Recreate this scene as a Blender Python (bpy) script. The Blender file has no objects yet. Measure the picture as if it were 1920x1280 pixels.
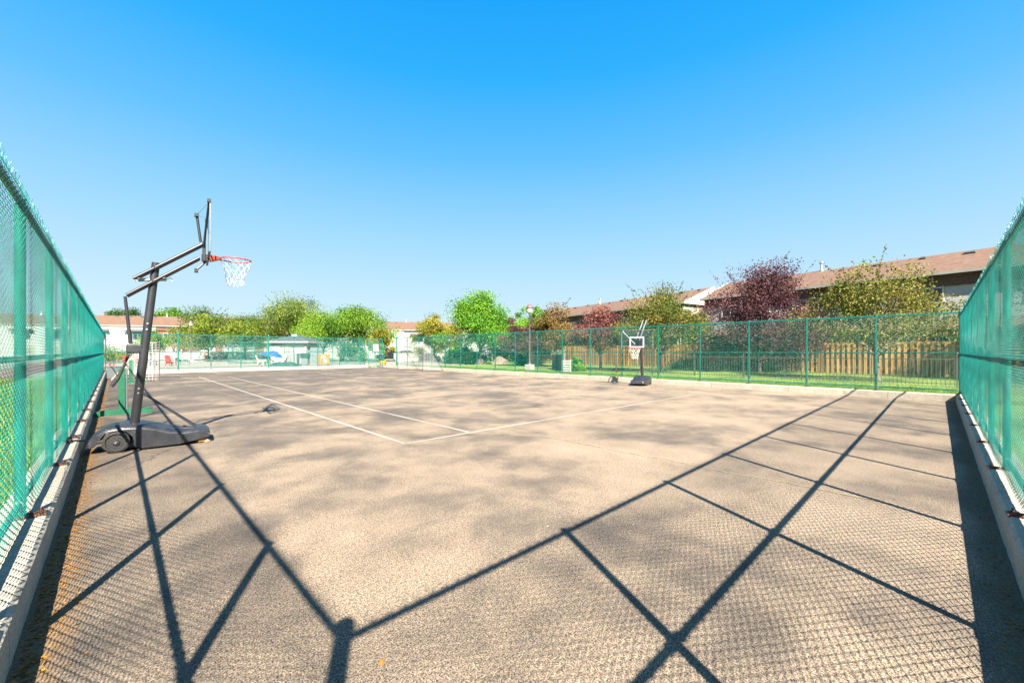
import bpy, math, random
import numpy as np
from mathutils import Vector, Matrix, Euler
random.seed(7); RNG = np.random.default_rng(11)
R = math.radians; PI = math.pi
S = bpy.context.scene; COL = S.collection

# ------------------------------------------------------------------ camera
cam_d = bpy.data.cameras.new('camera'); cam = bpy.data.objects.new('camera', cam_d); COL.objects.link(cam)
cam_d.sensor_width = 36; cam_d.lens = 772/1920*36; cam_d.shift_y = 18/1920
cam_d.clip_start = 0.03; cam_d.clip_end = 3000
cam.location = (0, 0, 1.5); cam.rotation_euler = (R(90), 0, R(-44)); S.camera = cam
# ------------------------------------------------------------------ light
SUN_EL, SHADOW_AZ = 41.4, 27.3                      # shadows fall 27 deg to the right of +y
sd = bpy.data.lights.new('sun', 'SUN'); sun = bpy.data.objects.new('sun', sd); COL.objects.link(sun)
sd.energy = 5.0; sd.angle = R(0.53); sd.color = (1, 0.93, 0.82)
sdir = Vector((math.sin(R(SHADOW_AZ))*math.cos(R(SUN_EL)), math.cos(R(SHADOW_AZ))*math.cos(R(SUN_EL)), -math.sin(R(SUN_EL))))
sun.rotation_euler = sdir.to_track_quat('-Z', 'Y').to_euler()
w = bpy.data.worlds.new('World'); S.world = w; w.use_nodes = True
nt = w.node_tree; nt.nodes.clear()
sky = nt.nodes.new('ShaderNodeTexSky'); sky.sky_type = 'NISHITA'; sky.sun_disc = False
sky.sun_elevation = R(SUN_EL); sky.sun_rotation = R(180+SHADOW_AZ); sky.air_density = 1.0; sky.dust_density = 0.3; sky.ozone_density = 2.0
hsv = nt.nodes.new('ShaderNodeHueSaturation'); hsv.inputs['Saturation'].default_value = 1.25; hsv.inputs['Hue'].default_value = 0.475
bg = nt.nodes.new('ShaderNodeBackground'); bg.inputs['Strength'].default_value = 0.05
wo = nt.nodes.new('ShaderNodeOutputWorld')
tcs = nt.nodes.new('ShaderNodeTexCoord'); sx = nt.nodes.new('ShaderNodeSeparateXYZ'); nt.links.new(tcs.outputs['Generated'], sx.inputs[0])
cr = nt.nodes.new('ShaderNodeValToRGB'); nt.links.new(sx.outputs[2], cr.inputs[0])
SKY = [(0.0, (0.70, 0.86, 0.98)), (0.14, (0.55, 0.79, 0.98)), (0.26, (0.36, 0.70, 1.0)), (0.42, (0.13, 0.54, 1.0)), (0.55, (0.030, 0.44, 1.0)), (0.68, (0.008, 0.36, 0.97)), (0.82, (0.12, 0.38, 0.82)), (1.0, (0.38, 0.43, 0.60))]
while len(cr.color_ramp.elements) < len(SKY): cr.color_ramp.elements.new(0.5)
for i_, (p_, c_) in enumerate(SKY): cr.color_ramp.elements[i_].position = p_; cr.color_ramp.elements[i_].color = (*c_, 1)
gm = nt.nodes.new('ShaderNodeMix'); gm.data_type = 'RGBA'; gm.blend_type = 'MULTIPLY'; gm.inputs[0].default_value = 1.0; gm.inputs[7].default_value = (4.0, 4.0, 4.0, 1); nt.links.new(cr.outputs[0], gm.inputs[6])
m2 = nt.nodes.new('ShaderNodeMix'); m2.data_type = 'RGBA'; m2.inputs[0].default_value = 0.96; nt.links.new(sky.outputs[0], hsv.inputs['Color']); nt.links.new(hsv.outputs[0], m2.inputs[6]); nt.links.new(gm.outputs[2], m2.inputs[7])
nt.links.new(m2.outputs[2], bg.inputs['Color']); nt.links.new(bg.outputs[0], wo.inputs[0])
S.view_settings.view_transform = 'Standard'; S.view_settings.look = 'None'; S.view_settings.gamma = 1
S.view_settings.exposure = 2.35
S.render.engine = 'CYCLES'
S.cycles.transparent_max_bounces = 24; S.cycles.max_bounces = 6

# ------------------------------------------------------------------ materials
def nmat(name):
    m = bpy.data.materials.new(name); m.use_nodes = True
    t = m.node_tree; b = t.nodes['Principled BSDF']; return m, t, b
def N(t, k, **kw):
    n = t.nodes.new(k)
    for a, v in kw.items():
        if hasattr(n, a): setattr(n, a, v)
        else: n.inputs[a.replace('_', ' ')].default_value = v
    return n
def ramp(t, src, stops):
    r = t.nodes.new('ShaderNodeValToRGB'); e = r.color_ramp.elements
    while len(e) < len(stops): e.new(0.5)
    for i, (p, c) in enumerate(stops): e[i].position = p; e[i].color = (*c, 1)
    t.links.new(src, r.inputs[0]); return r.outputs[0]
def mixc(t, f, a, b, mode='MIX'):
    m = t.nodes.new('ShaderNodeMix'); m.data_type = 'RGBA'; m.blend_type = mode
    for s, v in ((m.inputs[0], f), (m.inputs[6], a), (m.inputs[7], b)):
        if isinstance(v, (int, float)): s.default_value = v
        elif isinstance(v, tuple): s.default_value = (*v, 1) if len(v) == 3 else v
        else: t.links.new(v, s)
    return m.outputs[2]
def math_(t, op, a, b=0.0, c=None):
    m = t.nodes.new('ShaderNodeMath'); m.operation = op
    for i, v in enumerate((a, b) if c is None else (a, b, c)):
        if isinstance(v, (int, float)): m.inputs[i].default_value = v
        else: t.links.new(v, m.inputs[i])
    return m.outputs[0]
def noise(t, vec, scale, detail=4, rough=0.6, dist=0.0):
    n = t.nodes.new('ShaderNodeTexNoise'); n.inputs['Scale'].default_value = scale
    n.inputs['Detail'].default_value = detail; n.inputs['Roughness'].default_value = rough; n.inputs['Distortion'].default_value = dist
    if vec is not None: t.links.new(vec, n.inputs['Vector'])
    return n.outputs['Fac']
def objvec(t): return t.nodes.new('ShaderNodeTexCoord').outputs['Object']
def bump(t, b, h, strength=0.4, dist=0.01):
    n = t.nodes.new('ShaderNodeBump'); n.inputs['Strength'].default_value = strength; n.inputs['Distance'].default_value = dist
    t.links.new(h, n.inputs['Height']); t.links.new(n.outputs[0], b.inputs['Normal'])
def simple(name, c1, c2=None, scale=8, rough=0.6, bmp=0.0, metal=0.0, detail=5, spec=0.5):
    m, t, b = nmat(name)
    v = objvec(t); n = noise(t, v, scale, detail)
    c2 = c2 or tuple(x*0.75 for x in c1)
    t.links.new(ramp(t, n, [(0.32, c2), (0.66, c1)]), b.inputs['Base Color'])
    b.inputs['Roughness'].default_value = rough; b.inputs['Metallic'].default_value = metal
    b.inputs['Specular IOR Level'].default_value = spec
    if bmp: bump(t, b, noise(t, v, scale*6, 4), bmp, 0.01)
    return m
def tinted(name, stops, rough=0.7, transl=0.0, scale=0):
    m, t, b = nmat(name)
    a = t.nodes.new('ShaderNodeAttribute'); a.attribute_name = 'tint'
    c = ramp(t, a.outputs['Fac'], stops)
    t.links.new(c, b.inputs['Base Color']); b.inputs['Roughness'].default_value = rough
    if transl:
        b.inputs['Specular IOR Level'].default_value = 0.25
        tr = t.nodes.new('ShaderNodeBsdfTranslucent'); t.links.new(c, tr.inputs[0])
        mx = t.nodes.new('ShaderNodeMixShader'); mx.inputs[0].default_value = transl
        t.links.new(b.outputs[0], mx.inputs[1]); t.links.new(tr.outputs[0], mx.inputs[2])
        t.links.new(mx.outputs[0], t.nodes['Material Output'].inputs[0])
    elif scale:
        v = objvec(t); mp = t.nodes.new('ShaderNodeMapping'); mp.inputs['Scale'].default_value = (1, 1, 0.12); t.links.new(v, mp.inputs[0])
        n = noise(t, mp.outputs[0], scale, 5)
        t.links.new(mixc(t, 1.0, c, ramp(t, n, [(0.3, (0.6, 0.6, 0.6)), (0.7, (1.1, 1.1, 1.1))]), 'MULTIPLY'), b.inputs['Base Color'])
    return m
M = {}
def vinyl(name, c, c2):
    m, t, b = nmat(name); v = objvec(t)
    t.links.new(ramp(t, noise(t, v, 5, 6), [(0.38, c2), (0.62, c)]), b.inputs['Base Color'])
    b.inputs['Roughness'].default_value = 0.30; b.inputs['Specular IOR Level'].default_value = 0.75
    return m
M['vinyl'] = vinyl('green_vinyl', (0.003, 0.140, 0.104), (0.002, 0.100, 0.076))
M['wire'] = vinyl('green_wire', (0.002, 0.190, 0.140), (0.001, 0.085, 0.068))
M['steel'] = simple('galvanised_steel', (0.42, 0.42, 0.41), rough=0.4, metal=0.7, scale=20)
M['rust'] = simple('rusty_plate', (0.11, 0.035, 0.014), (0.03, 0.014, 0.010), 22, 0.85, 0.6)
M['concrete'] = None
def concrete(name, base, dark, moss=0.0):
    m, t, b = nmat(name); v = objvec(t)
    n1 = noise(t, v, 1.3, 6, 0.65); n2 = noise(t, v, 55, 3, 0.7); n3 = noise(t, v, 7, 5)
    c = ramp(t, n1, [(0.3, dark), (0.65, base)])
    c = mixc(t, 1.0, c, ramp(t, n2, [(0.3, (0.62, 0.62, 0.62)), (0.62, (1.12, 1.12, 1.12))]), 'MULTIPLY')
    c = mixc(t, ramp(t, n3, [(0.52, (0, 0, 0)), (0.72, (moss, moss, moss))]), c, (0.07, 0.06, 0.02))
    sp_ = t.nodes.new('ShaderNodeSeparateXYZ'); t.links.new(v, sp_.inputs[0])
    jn = math_(t, 'LESS_THAN', math_(t, 'FRACT', math_(t, 'MULTIPLY', math_(t, 'ADD', math_(t, 'ADD', sp_.outputs[0], sp_.outputs[1]), math_(t, 'MULTIPLY', noise(t, v, 9, 3), 0.03)), 0.37)), 0.004)
    c = mixc(t, math_(t, 'MULTIPLY', jn, 0.8), c, (0.05, 0.045, 0.035))
    c = mixc(t, math_(t, 'MULTIPLY', math_(t, 'GREATER_THAN', noise(t, v, 17, 6, 0.75), 0.66), 0.6), c, (0.10, 0.085, 0.06))
    t.links.new(c, b.inputs['Base Color']); b.inputs['Roughness'].default_value = 0.9
    bump(t, b, math_(t, 'ADD', n2, n3), 0.5, 0.008)
    return m
M['concrete'] = concrete('kerb_concrete', (0.36, 0.315, 0.245), (0.27, 0.235, 0.185), 0.25)
M['whiteconc'] = concrete('white_concrete', (0.30, 0.285, 0.26), (0.22, 0.20, 0.18))
M['deck'] = concrete('deck_concrete', (0.21, 0.185, 0.155), (0.16, 0.14, 0.115))
M['black'] = simple('black_metal', (0.020, 0.020, 0.024), (0.012, 0.012, 0.014), 6, 0.38)
m, t, b = nmat('scuffed_black_plastic'); v = objvec(t)
c = ramp(t, noise(t, v, 5, 8, 0.75), [(0.36, (0.012, 0.013, 0.016)), (0.55, (0.022, 0.023, 0.027)), (0.72, (0.055, 0.05, 0.045))])
c = mixc(t, math_(t, 'GREATER_THAN', noise(t, v, 26, 8, 0.8, 1.5), 0.66), c, (0.09, 0.085, 0.08))
t.links.new(c, b.inputs['Base Color']); t.links.new(ramp(t, noise(t, v, 7, 5), [(0.3, (0.28,)*3), (0.7, (0.55,)*3)]), b.inputs['Roughness']); bump(t, b, noise(t, v, 60, 4), 0.15, 0.004); M['blackpl'] = m
M['greyroof'] = simple('grey_shingle', (0.045, 0.05, 0.058), (0.03, 0.034, 0.04), 12, 0.8)
M['white'] = simple('white_paint', (0.34, 0.33, 0.32), (0.28, 0.27, 0.25), 3, 0.6)
M['netwhite'] = simple('white_net', (0.42, 0.42, 0.40), (0.30, 0.29, 0.27), 10, 0.8)
M['orange'] = simple('rim_orange', (0.42, 0.035, 0.008), (0.32, 0.02, 0.006), 10, 0.45)
M['greenpaint'] = simple('green_painted_wood', (0.010, 0.13, 0.060), (0.006, 0.08, 0.04), 9, 0.6, 0.3)
M['red'] = simple('red_plastic', (0.30, 0.022, 0.02), (0.22, 0.015, 0.015), 3, 0.5)
M['blue'] = simple('blue_fabric', (0.008, 0.07, 0.30), (0.006, 0.05, 0.22), 2, 0.7)
M['navy'] = simple('navy_plastic', (0.01, 0.03, 0.09), None, 3, 0.5)
M['darkgreen'] = simple('dark_green_plastic', (0.006, 0.045, 0.035), None, 3, 0.6)
M['yellow'] = simple('yellow_plastic', (0.32, 0.21, 0.01), None, 3, 0.5)
M['ochre'] = simple('ochre_wood', (0.22, 0.12, 0.02), (0.15, 0.08, 0.015), 6, 0.7)
M['teal'] = simple('teal_tarp', (0.01, 0.14, 0.13), (0.006, 0.07, 0.07), 3, 0.7)
M['bark'] = simple('bark', (0.075, 0.055, 0.042), (0.035, 0.027, 0.022), 25, 0.95, 0.8)
M['palebark'] = simple('pale_bark', (0.16, 0.13, 0.10), (0.09, 0.07, 0.055), 25, 0.95, 0.8)
M['rustpole'] = simple('rusty_tube', (0.13, 0.06, 0.045), (0.05, 0.03, 0.025), 14, 0.8)
M['mauve'] = simple('brown_pole_paint', (0.11, 0.065, 0.06), (0.08, 0.05, 0.045), 6, 0.6)
M['rock'] = simple('rock', (0.2, 0.14, 0.10), (0.09, 0.065, 0.05), 4, 0.95, 0.8)
M['glassdark'] = simple('window_glass', (0.018, 0.022, 0.028), (0.012, 0.014, 0.018), 1, 0.12)
M['carpaint'] = simple('dark_car_paint', (0.012, 0.016, 0.022), None, 1, 0.2)
M['silver'] = simple('silver_car_paint', (0.22, 0.23, 0.24), None, 1, 0.25)
M['rubber'] = simple('rubber', (0.018, 0.017, 0.017), (0.035, 0.032, 0.03), 40, 0.8, 0.5)
M['soffitbrown'] = simple('brown_soffit', (0.04, 0.03, 0.028), None, 3, 0.8)  # even dark brown for the eave soffits
M['siding'] = simple('white_siding', (0.33, 0.32, 0.31), (0.29, 0.28, 0.27), 1, 0.7)
M['gutter'] = simple('cream_gutter', (0.25, 0.25, 0.21), None, 2, 0.5)
M['iron'] = simple('grey_iron', (0.075, 0.07, 0.06), (0.035, 0.035, 0.032), 8, 0.6)
M['greywood'] = simple('weathered_wood', (0.15, 0.125, 0.09), (0.09, 0.075, 0.06), 5, 0.85, 0.4)
M['cushion'] = simple('grey_steel_panel', (0.12, 0.14, 0.14), (0.08, 0.1, 0.1), 4, 0.6)
M['lampglass'] = simple('lamp_glass', (0.4, 0.4, 0.38), (0.36, 0.36, 0.34), 2, 0.25)
M['pavers'] = simple('sign_white', (0.40, 0.40, 0.39), (0.36, 0.36, 0.35), 2, 0.5)
M['dryleaf'] = tinted('dry_leaf', [(0, (0.20, 0.085, 0.018)), (0.5, (0.34, 0.17, 0.035)), (1, (0.12, 0.06, 0.02))], 0.8, 0.2)
M['boards'] = tinted('cedar_boards', [(0, (0.20, 0.105, 0.036)), (0.5, (0.37, 0.20, 0.062)), (1, (0.47, 0.275, 0.10))], 0.8, 0, 9)
M['gritmat'] = tinted('grit_flakes', [(0, (0.30, 0.27, 0.22)), (0.6, (0.16, 0.12, 0.07)), (1, (0.05, 0.04, 0.03))], 0.8)
def brickmat(name, c1, c2, mortar, sc, bw=0.5, rh=0.25, vert=True, ms=0.02):
    m, t, b = nmat(name); v = objvec(t)
    if vert:
        s = t.nodes.new('ShaderNodeSeparateXYZ'); t.links.new(v, s.inputs[0])
        c = t.nodes.new('ShaderNodeCombineXYZ'); t.links.new(math_(t, 'ADD', s.outputs[0], s.outputs[1]), c.inputs[0]); t.links.new(s.outputs[2], c.inputs[1]); v2 = c.outputs[0]
    else: v2 = v
    n = t.nodes.new('ShaderNodeTexBrick'); t.links.new(v2, n.inputs['Vector'])
    n.inputs['Scale'].default_value = sc; n.inputs['Color1'].default_value = (*c1, 1); n.inputs['Color2'].default_value = (*c2, 1); n.inputs['Mortar'].default_value = (*mortar, 1)
    n.inputs['Brick Width'].default_value = bw; n.inputs['Row Height'].default_value = rh; n.inputs['Mortar Size'].default_value = ms
    t.links.new(mixc(t, 1.0, n.outputs['Color'], ramp(t, noise(t, v, 2.2, 6), [(0.3, (0.75, 0.75, 0.75)), (0.7, (1.15, 1.15, 1.15))]), 'MULTIPLY'), b.inputs['Base Color'])
    b.inputs['Roughness'].default_value = 0.85; return m
M['brick'] = brickmat('red_brick', (0.20, 0.065, 0.032), (0.15, 0.05, 0.03), (0.14, 0.10, 0.08), 3.5)
M['roof'] = brickmat('brown_roof_shingle', (0.150, 0.080, 0.046), (0.100, 0.055, 0.034), (0.060, 0.034, 0.024), 3, 0.5, 0.35, False, 0.03)
M['shingleband'] = brickmat('brown_wall_shingle', (0.125, 0.065, 0.042), (0.09, 0.048, 0.034), (0.035, 0.02, 0.015), 2.2, 0.9, 0.4)
# leaves
def leafmat(name, a, b_, c): return tinted(name, [(0.0, a), (0.5, b_), (1.0, c)], 0.6, 0.25)
M['leaf_olive'] = leafmat('olive_leaves', (0.022, 0.055, 0.007), (0.075, 0.125, 0.010), (0.20, 0.23, 0.020))
M['leaf_bright'] = leafmat('bright_green_leaves', (0.020, 0.085, 0.006), (0.075, 0.21, 0.010), (0.17, 0.30, 0.02))
M['leaf_lime'] = leafmat('lime_leaves', (0.028, 0.085, 0.008), (0.085, 0.185, 0.010), (0.19, 0.27, 0.02))
M['leaf_yellow'] = leafmat('yellow_leaves', (0.07, 0.085, 0.010), (0.17, 0.165, 0.015), (0.30, 0.25, 0.03))
M['leaf_plum'] = leafmat('plum_leaves', (0.020, 0.009, 0.012), (0.070, 0.024, 0.030), (0.17, 0.065, 0.065))
M['leaf_rose'] = leafmat('rose_leaves', (0.07, 0.022, 0.026), (0.155, 0.045, 0.050), (0.20, 0.10, 0.05))
M['leaf_rust'] = leafmat('rust_leaves', (0.06, 0.06, 0.012), (0.15, 0.11, 0.020), (0.20, 0.08, 0.05))
M['leaf_mixed'] = leafmat('green_leaves_with_russet', (0.035, 0.065, 0.008), (0.105, 0.125, 0.014), (0.23, 0.15, 0.040))
M['leaf_dark'] = leafmat('dark_green_leaves', (0.012, 0.035, 0.010), (0.03, 0.075, 0.015), (0.07, 0.13, 0.02))
M['grassblade'] = leafmat('grass_blades', (0.05, 0.12, 0.012), (0.11, 0.21, 0.014), (0.22, 0.29, 0.03))

# acrylic
m, t, b = nmat('clear_acrylic'); tr = t.nodes.new('ShaderNodeBsdfTransparent'); tr.inputs[0].default_value = (0.80, 0.86, 0.89, 1)
gl = t.nodes.new('ShaderNodeBsdfGlossy'); gl.inputs['Roughness'].default_value = 0.06
mx = t.nodes.new('ShaderNodeMixShader'); mx.inputs[0].default_value = 0.07; t.links.new(tr.outputs[0], mx.inputs[1]); t.links.new(gl.outputs[0], mx.inputs[2])
t.links.new(mx.outputs[0], t.nodes['Material Output'].inputs[0]); M['acrylic'] = m

# court asphalt
m, t, b = nmat('worn_asphalt'); v = objvec(t)
sp = t.nodes.new('ShaderNodeSeparateXYZ'); t.links.new(v, sp.inputs[0]); X, Y = sp.outputs[0], sp.outputs[1]
mp = t.nodes.new('ShaderNodeMapping'); mp.inputs['Rotation'].default_value = (0, 0, R(30)); mp.inputs['Scale'].default_value = (1.0, 1.0, 1); t.links.new(v, mp.inputs[0])
big = noise(t, mp.outputs[0], 0.55, 5, 0.55, 0.5); mid = noise(t, v, 1.9, 4, 0.6, 0.3); huge = noise(t, v, 0.13, 2)
fine = noise(t, v, 40, 3, 0.85); grit = noise(t, v, 110, 2, 0.8)
vor = t.nodes.new('ShaderNodeTexVoronoi'); vor.inputs['Scale'].default_value = 55; t.links.new(v, vor.inputs['Vector'])
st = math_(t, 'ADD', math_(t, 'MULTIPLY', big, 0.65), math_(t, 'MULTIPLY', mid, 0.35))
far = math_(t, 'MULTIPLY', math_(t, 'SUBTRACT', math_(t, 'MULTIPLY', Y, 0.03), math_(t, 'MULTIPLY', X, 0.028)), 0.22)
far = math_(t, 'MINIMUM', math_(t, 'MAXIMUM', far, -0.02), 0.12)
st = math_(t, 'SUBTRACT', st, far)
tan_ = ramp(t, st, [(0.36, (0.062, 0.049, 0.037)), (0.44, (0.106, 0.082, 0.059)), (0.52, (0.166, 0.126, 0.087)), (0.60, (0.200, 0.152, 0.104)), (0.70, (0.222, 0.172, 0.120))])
spk = mixc(t, 1.0, ramp(t, grit, [(0.38, (0.18, 0.18, 0.20)), (0.49, (0.88, 0.88, 0.89)), (0.60, (1.75, 1.70, 1.62))]), ramp(t, fine, [(0.34, (0.45, 0.45, 0.47)), (0.5, (1.0, 1.0, 1.0)), (0.66, (1.25, 1.24, 1.2))]), 'MULTIPLY')
c = mixc(t, 1.0, tan_, spk, 'MULTIPLY')
# dark aggregate pits
pit = math_(t, 'MULTIPLY', math_(t, 'LESS_THAN', vor.outputs['Distance'], 0.22), math_(t, 'GREATER_THAN', noise(t, v, 60, 2), 0.56))
c = mixc(t, math_(t, 'MULTIPLY', pit, 0.6), c, (0.03, 0.025, 0.022))
# dirt blown against the left kerb, and a mossy strip along the near kerb
wob = math_(t, 'MULTIPLY', math_(t, 'SUBTRACT', noise(t, v, 2.4, 4), 0.5), 0.28)
dl = math_(t, 'ADD', X, wob)
k1 = t.nodes.new('ShaderNodeMapRange'); k1.inputs['From Min'].default_value = -0.12; k1.inputs['From Max'].default_value = -0.24; t.links.new(dl, k1.inputs['Value'])
c = mixc(t, math_(t, 'MULTIPLY', k1.outputs[0], 0.85), c, mixc(t, ramp(t, fine, [(0.4, (0, 0, 0)), (0.6, (1, 1, 1))]), (0.08, 0.052, 0.028), (0.20, 0.115, 0.048)))
wob2 = math_(t, 'MULTIPLY', math_(t, 'SUBTRACT', noise(t, v, 2.0, 3), 0.5), 0.35)
k2 = t.nodes.new('ShaderNodeMapRange'); k2.inputs['From Min'].default_value = -0.17; k2.inputs['From Max'].default_value = -0.25; t.links.new(math_(t, 'ADD', Y, wob2), k2.inputs['Value'])
c = mixc(t, math_(t, 'MULTIPLY', k2.outputs[0], 0.8), c, mixc(t, ramp(t, fine, [(0.4, (0, 0, 0)), (0.6, (1, 1, 1))]), (0.05, 0.042, 0.025), (0.11, 0.09, 0.05)))
# cracks: wandering lines given by two end points
def crack(x0, y0, x1, y1, wid, col, seedscale=1.3, amt=0.25):
    global c
    L = math.hypot(x1-x0, y1-y0); ux, uy = (x1-x0)/L, (y1-y0)/L
    px = math_(t, 'SUBTRACT', X, x0); py = math_(t, 'SUBTRACT', Y, y0)
    al = math_(t, 'ADD', math_(t, 'MULTIPLY', px, ux), math_(t, 'MULTIPLY', py, uy))
    pr = math_(t, 'SUBTRACT', math_(t, 'MULTIPLY', py, ux), math_(t, 'MULTIPLY', px, uy))
    pr = math_(t, 'ADD', pr, math_(t, 'MULTIPLY', math_(t, 'SUBTRACT', noise(t, v, seedscale, 7, 0.7), 0.5), amt))
    on = math_(t, 'MULTIPLY', math_(t, 'GREATER_THAN', al, 0.0), math_(t, 'LESS_THAN', al, L))
    on = math_(t, 'MULTIPLY', on, math_(t, 'GREATER_THAN', noise(t, v, 2.3, 4), 0.30))
    f = math_(t, 'MULTIPLY', on, math_(t, 'LESS_THAN', math_(t, 'ABSOLUTE', pr), wid))
    f2 = math_(t, 'MULTIPLY', on, math_(t, 'LESS_THAN', math_(t, 'ABSOLUTE', math_(t, 'SUBTRACT', pr, wid*2.2)), wid*1.2))
    c = mixc(t, math_(t, 'MULTIPLY', f2, 0.6), c, col); c = mixc(t, f, c, (0.03, 0.025, 0.018))
crack(12.0, 8.2, 17.6, 3.9, 0.007, (0.06, 0.05, 0.04), 0.9, 0.5)
crack(0.1, 7.2, 3.2, 12.6, 0.006, (0.06, 0.05, 0.045), 1.1, 0.5)
crack(5.40, 6.1, 5.50, 0.3, 0.011, (0.24, 0.20, 0.09), 1.3, 0.28)
crack(3.0, 16.9, 7.4, 8.7, 0.010, (0.20, 0.17, 0.10), 1.0, 0.4)
crack(8.9, 23.0, 14.9, 9.0, 0.010, (0.05, 0.04, 0.035), 0.8, 0.5)
crack(2.3, 24.5, 2.9, 15.5, 0.010, (0.26, 0.20, 0.06), 0.9, 0.3)
t.links.new(c, b.inputs['Base Color']); b.inputs['Roughness'].default_value = 0.88
bump(t, b, math_(t, 'ADD', grit, fine), 0.55, 0.006); M['asphalt'] = m
# line paint: worn white
m, t, b = nmat('worn_white_line'); v = objvec(t)
t.links.new(ramp(t, math_(t, 'ADD', math_(t, 'MULTIPLY', noise(t, v, 45, 5, 0.8), 0.7), math_(t, 'MULTIPLY', noise(t, v, 0.9, 3), 0.3)), [(0.42, (0.13, 0.10, 0.075)), (0.50, (0.29, 0.26, 0.215))]), b.inputs['Base Color'])
b.inputs['Roughness'].default_value = 0.8; M['line'] = m
m, t, b = nmat('faded_white_line'); v = objvec(t)
t.links.new(ramp(t, math_(t, 'ADD', math_(t, 'MULTIPLY', noise(t, v, 30, 5, 0.8), 0.6), math_(t, 'MULTIPLY', noise(t, v, 0.8, 3), 0.4)), [(0.40, (0.10, 0.08, 0.062)), (0.56, (0.26, 0.22, 0.17))]), b.inputs['Base Color'])
b.inputs['Roughness'].default_value = 0.8; M['line2'] = m
# lawn
m, t, b = nmat('lawn_grass'); v = objvec(t)
c = ramp(t, math_(t, 'ADD', math_(t, 'MULTIPLY', noise(t, v, 0.35, 5), 0.6), math_(t, 'MULTIPLY', noise(t, v, 14, 4, 0.7), 0.4)), [(0.36, (0.045, 0.085, 0.012)), (0.5, (0.11, 0.17, 0.016)), (0.62, (0.19, 0.23, 0.03))])
t.links.new(c, b.inputs['Base Color']); b.inputs['Roughness'].default_value = 0.9; bump(t, b, noise(t, v, 60, 3), 0.8, 0.03); M['lawn'] = m

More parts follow.
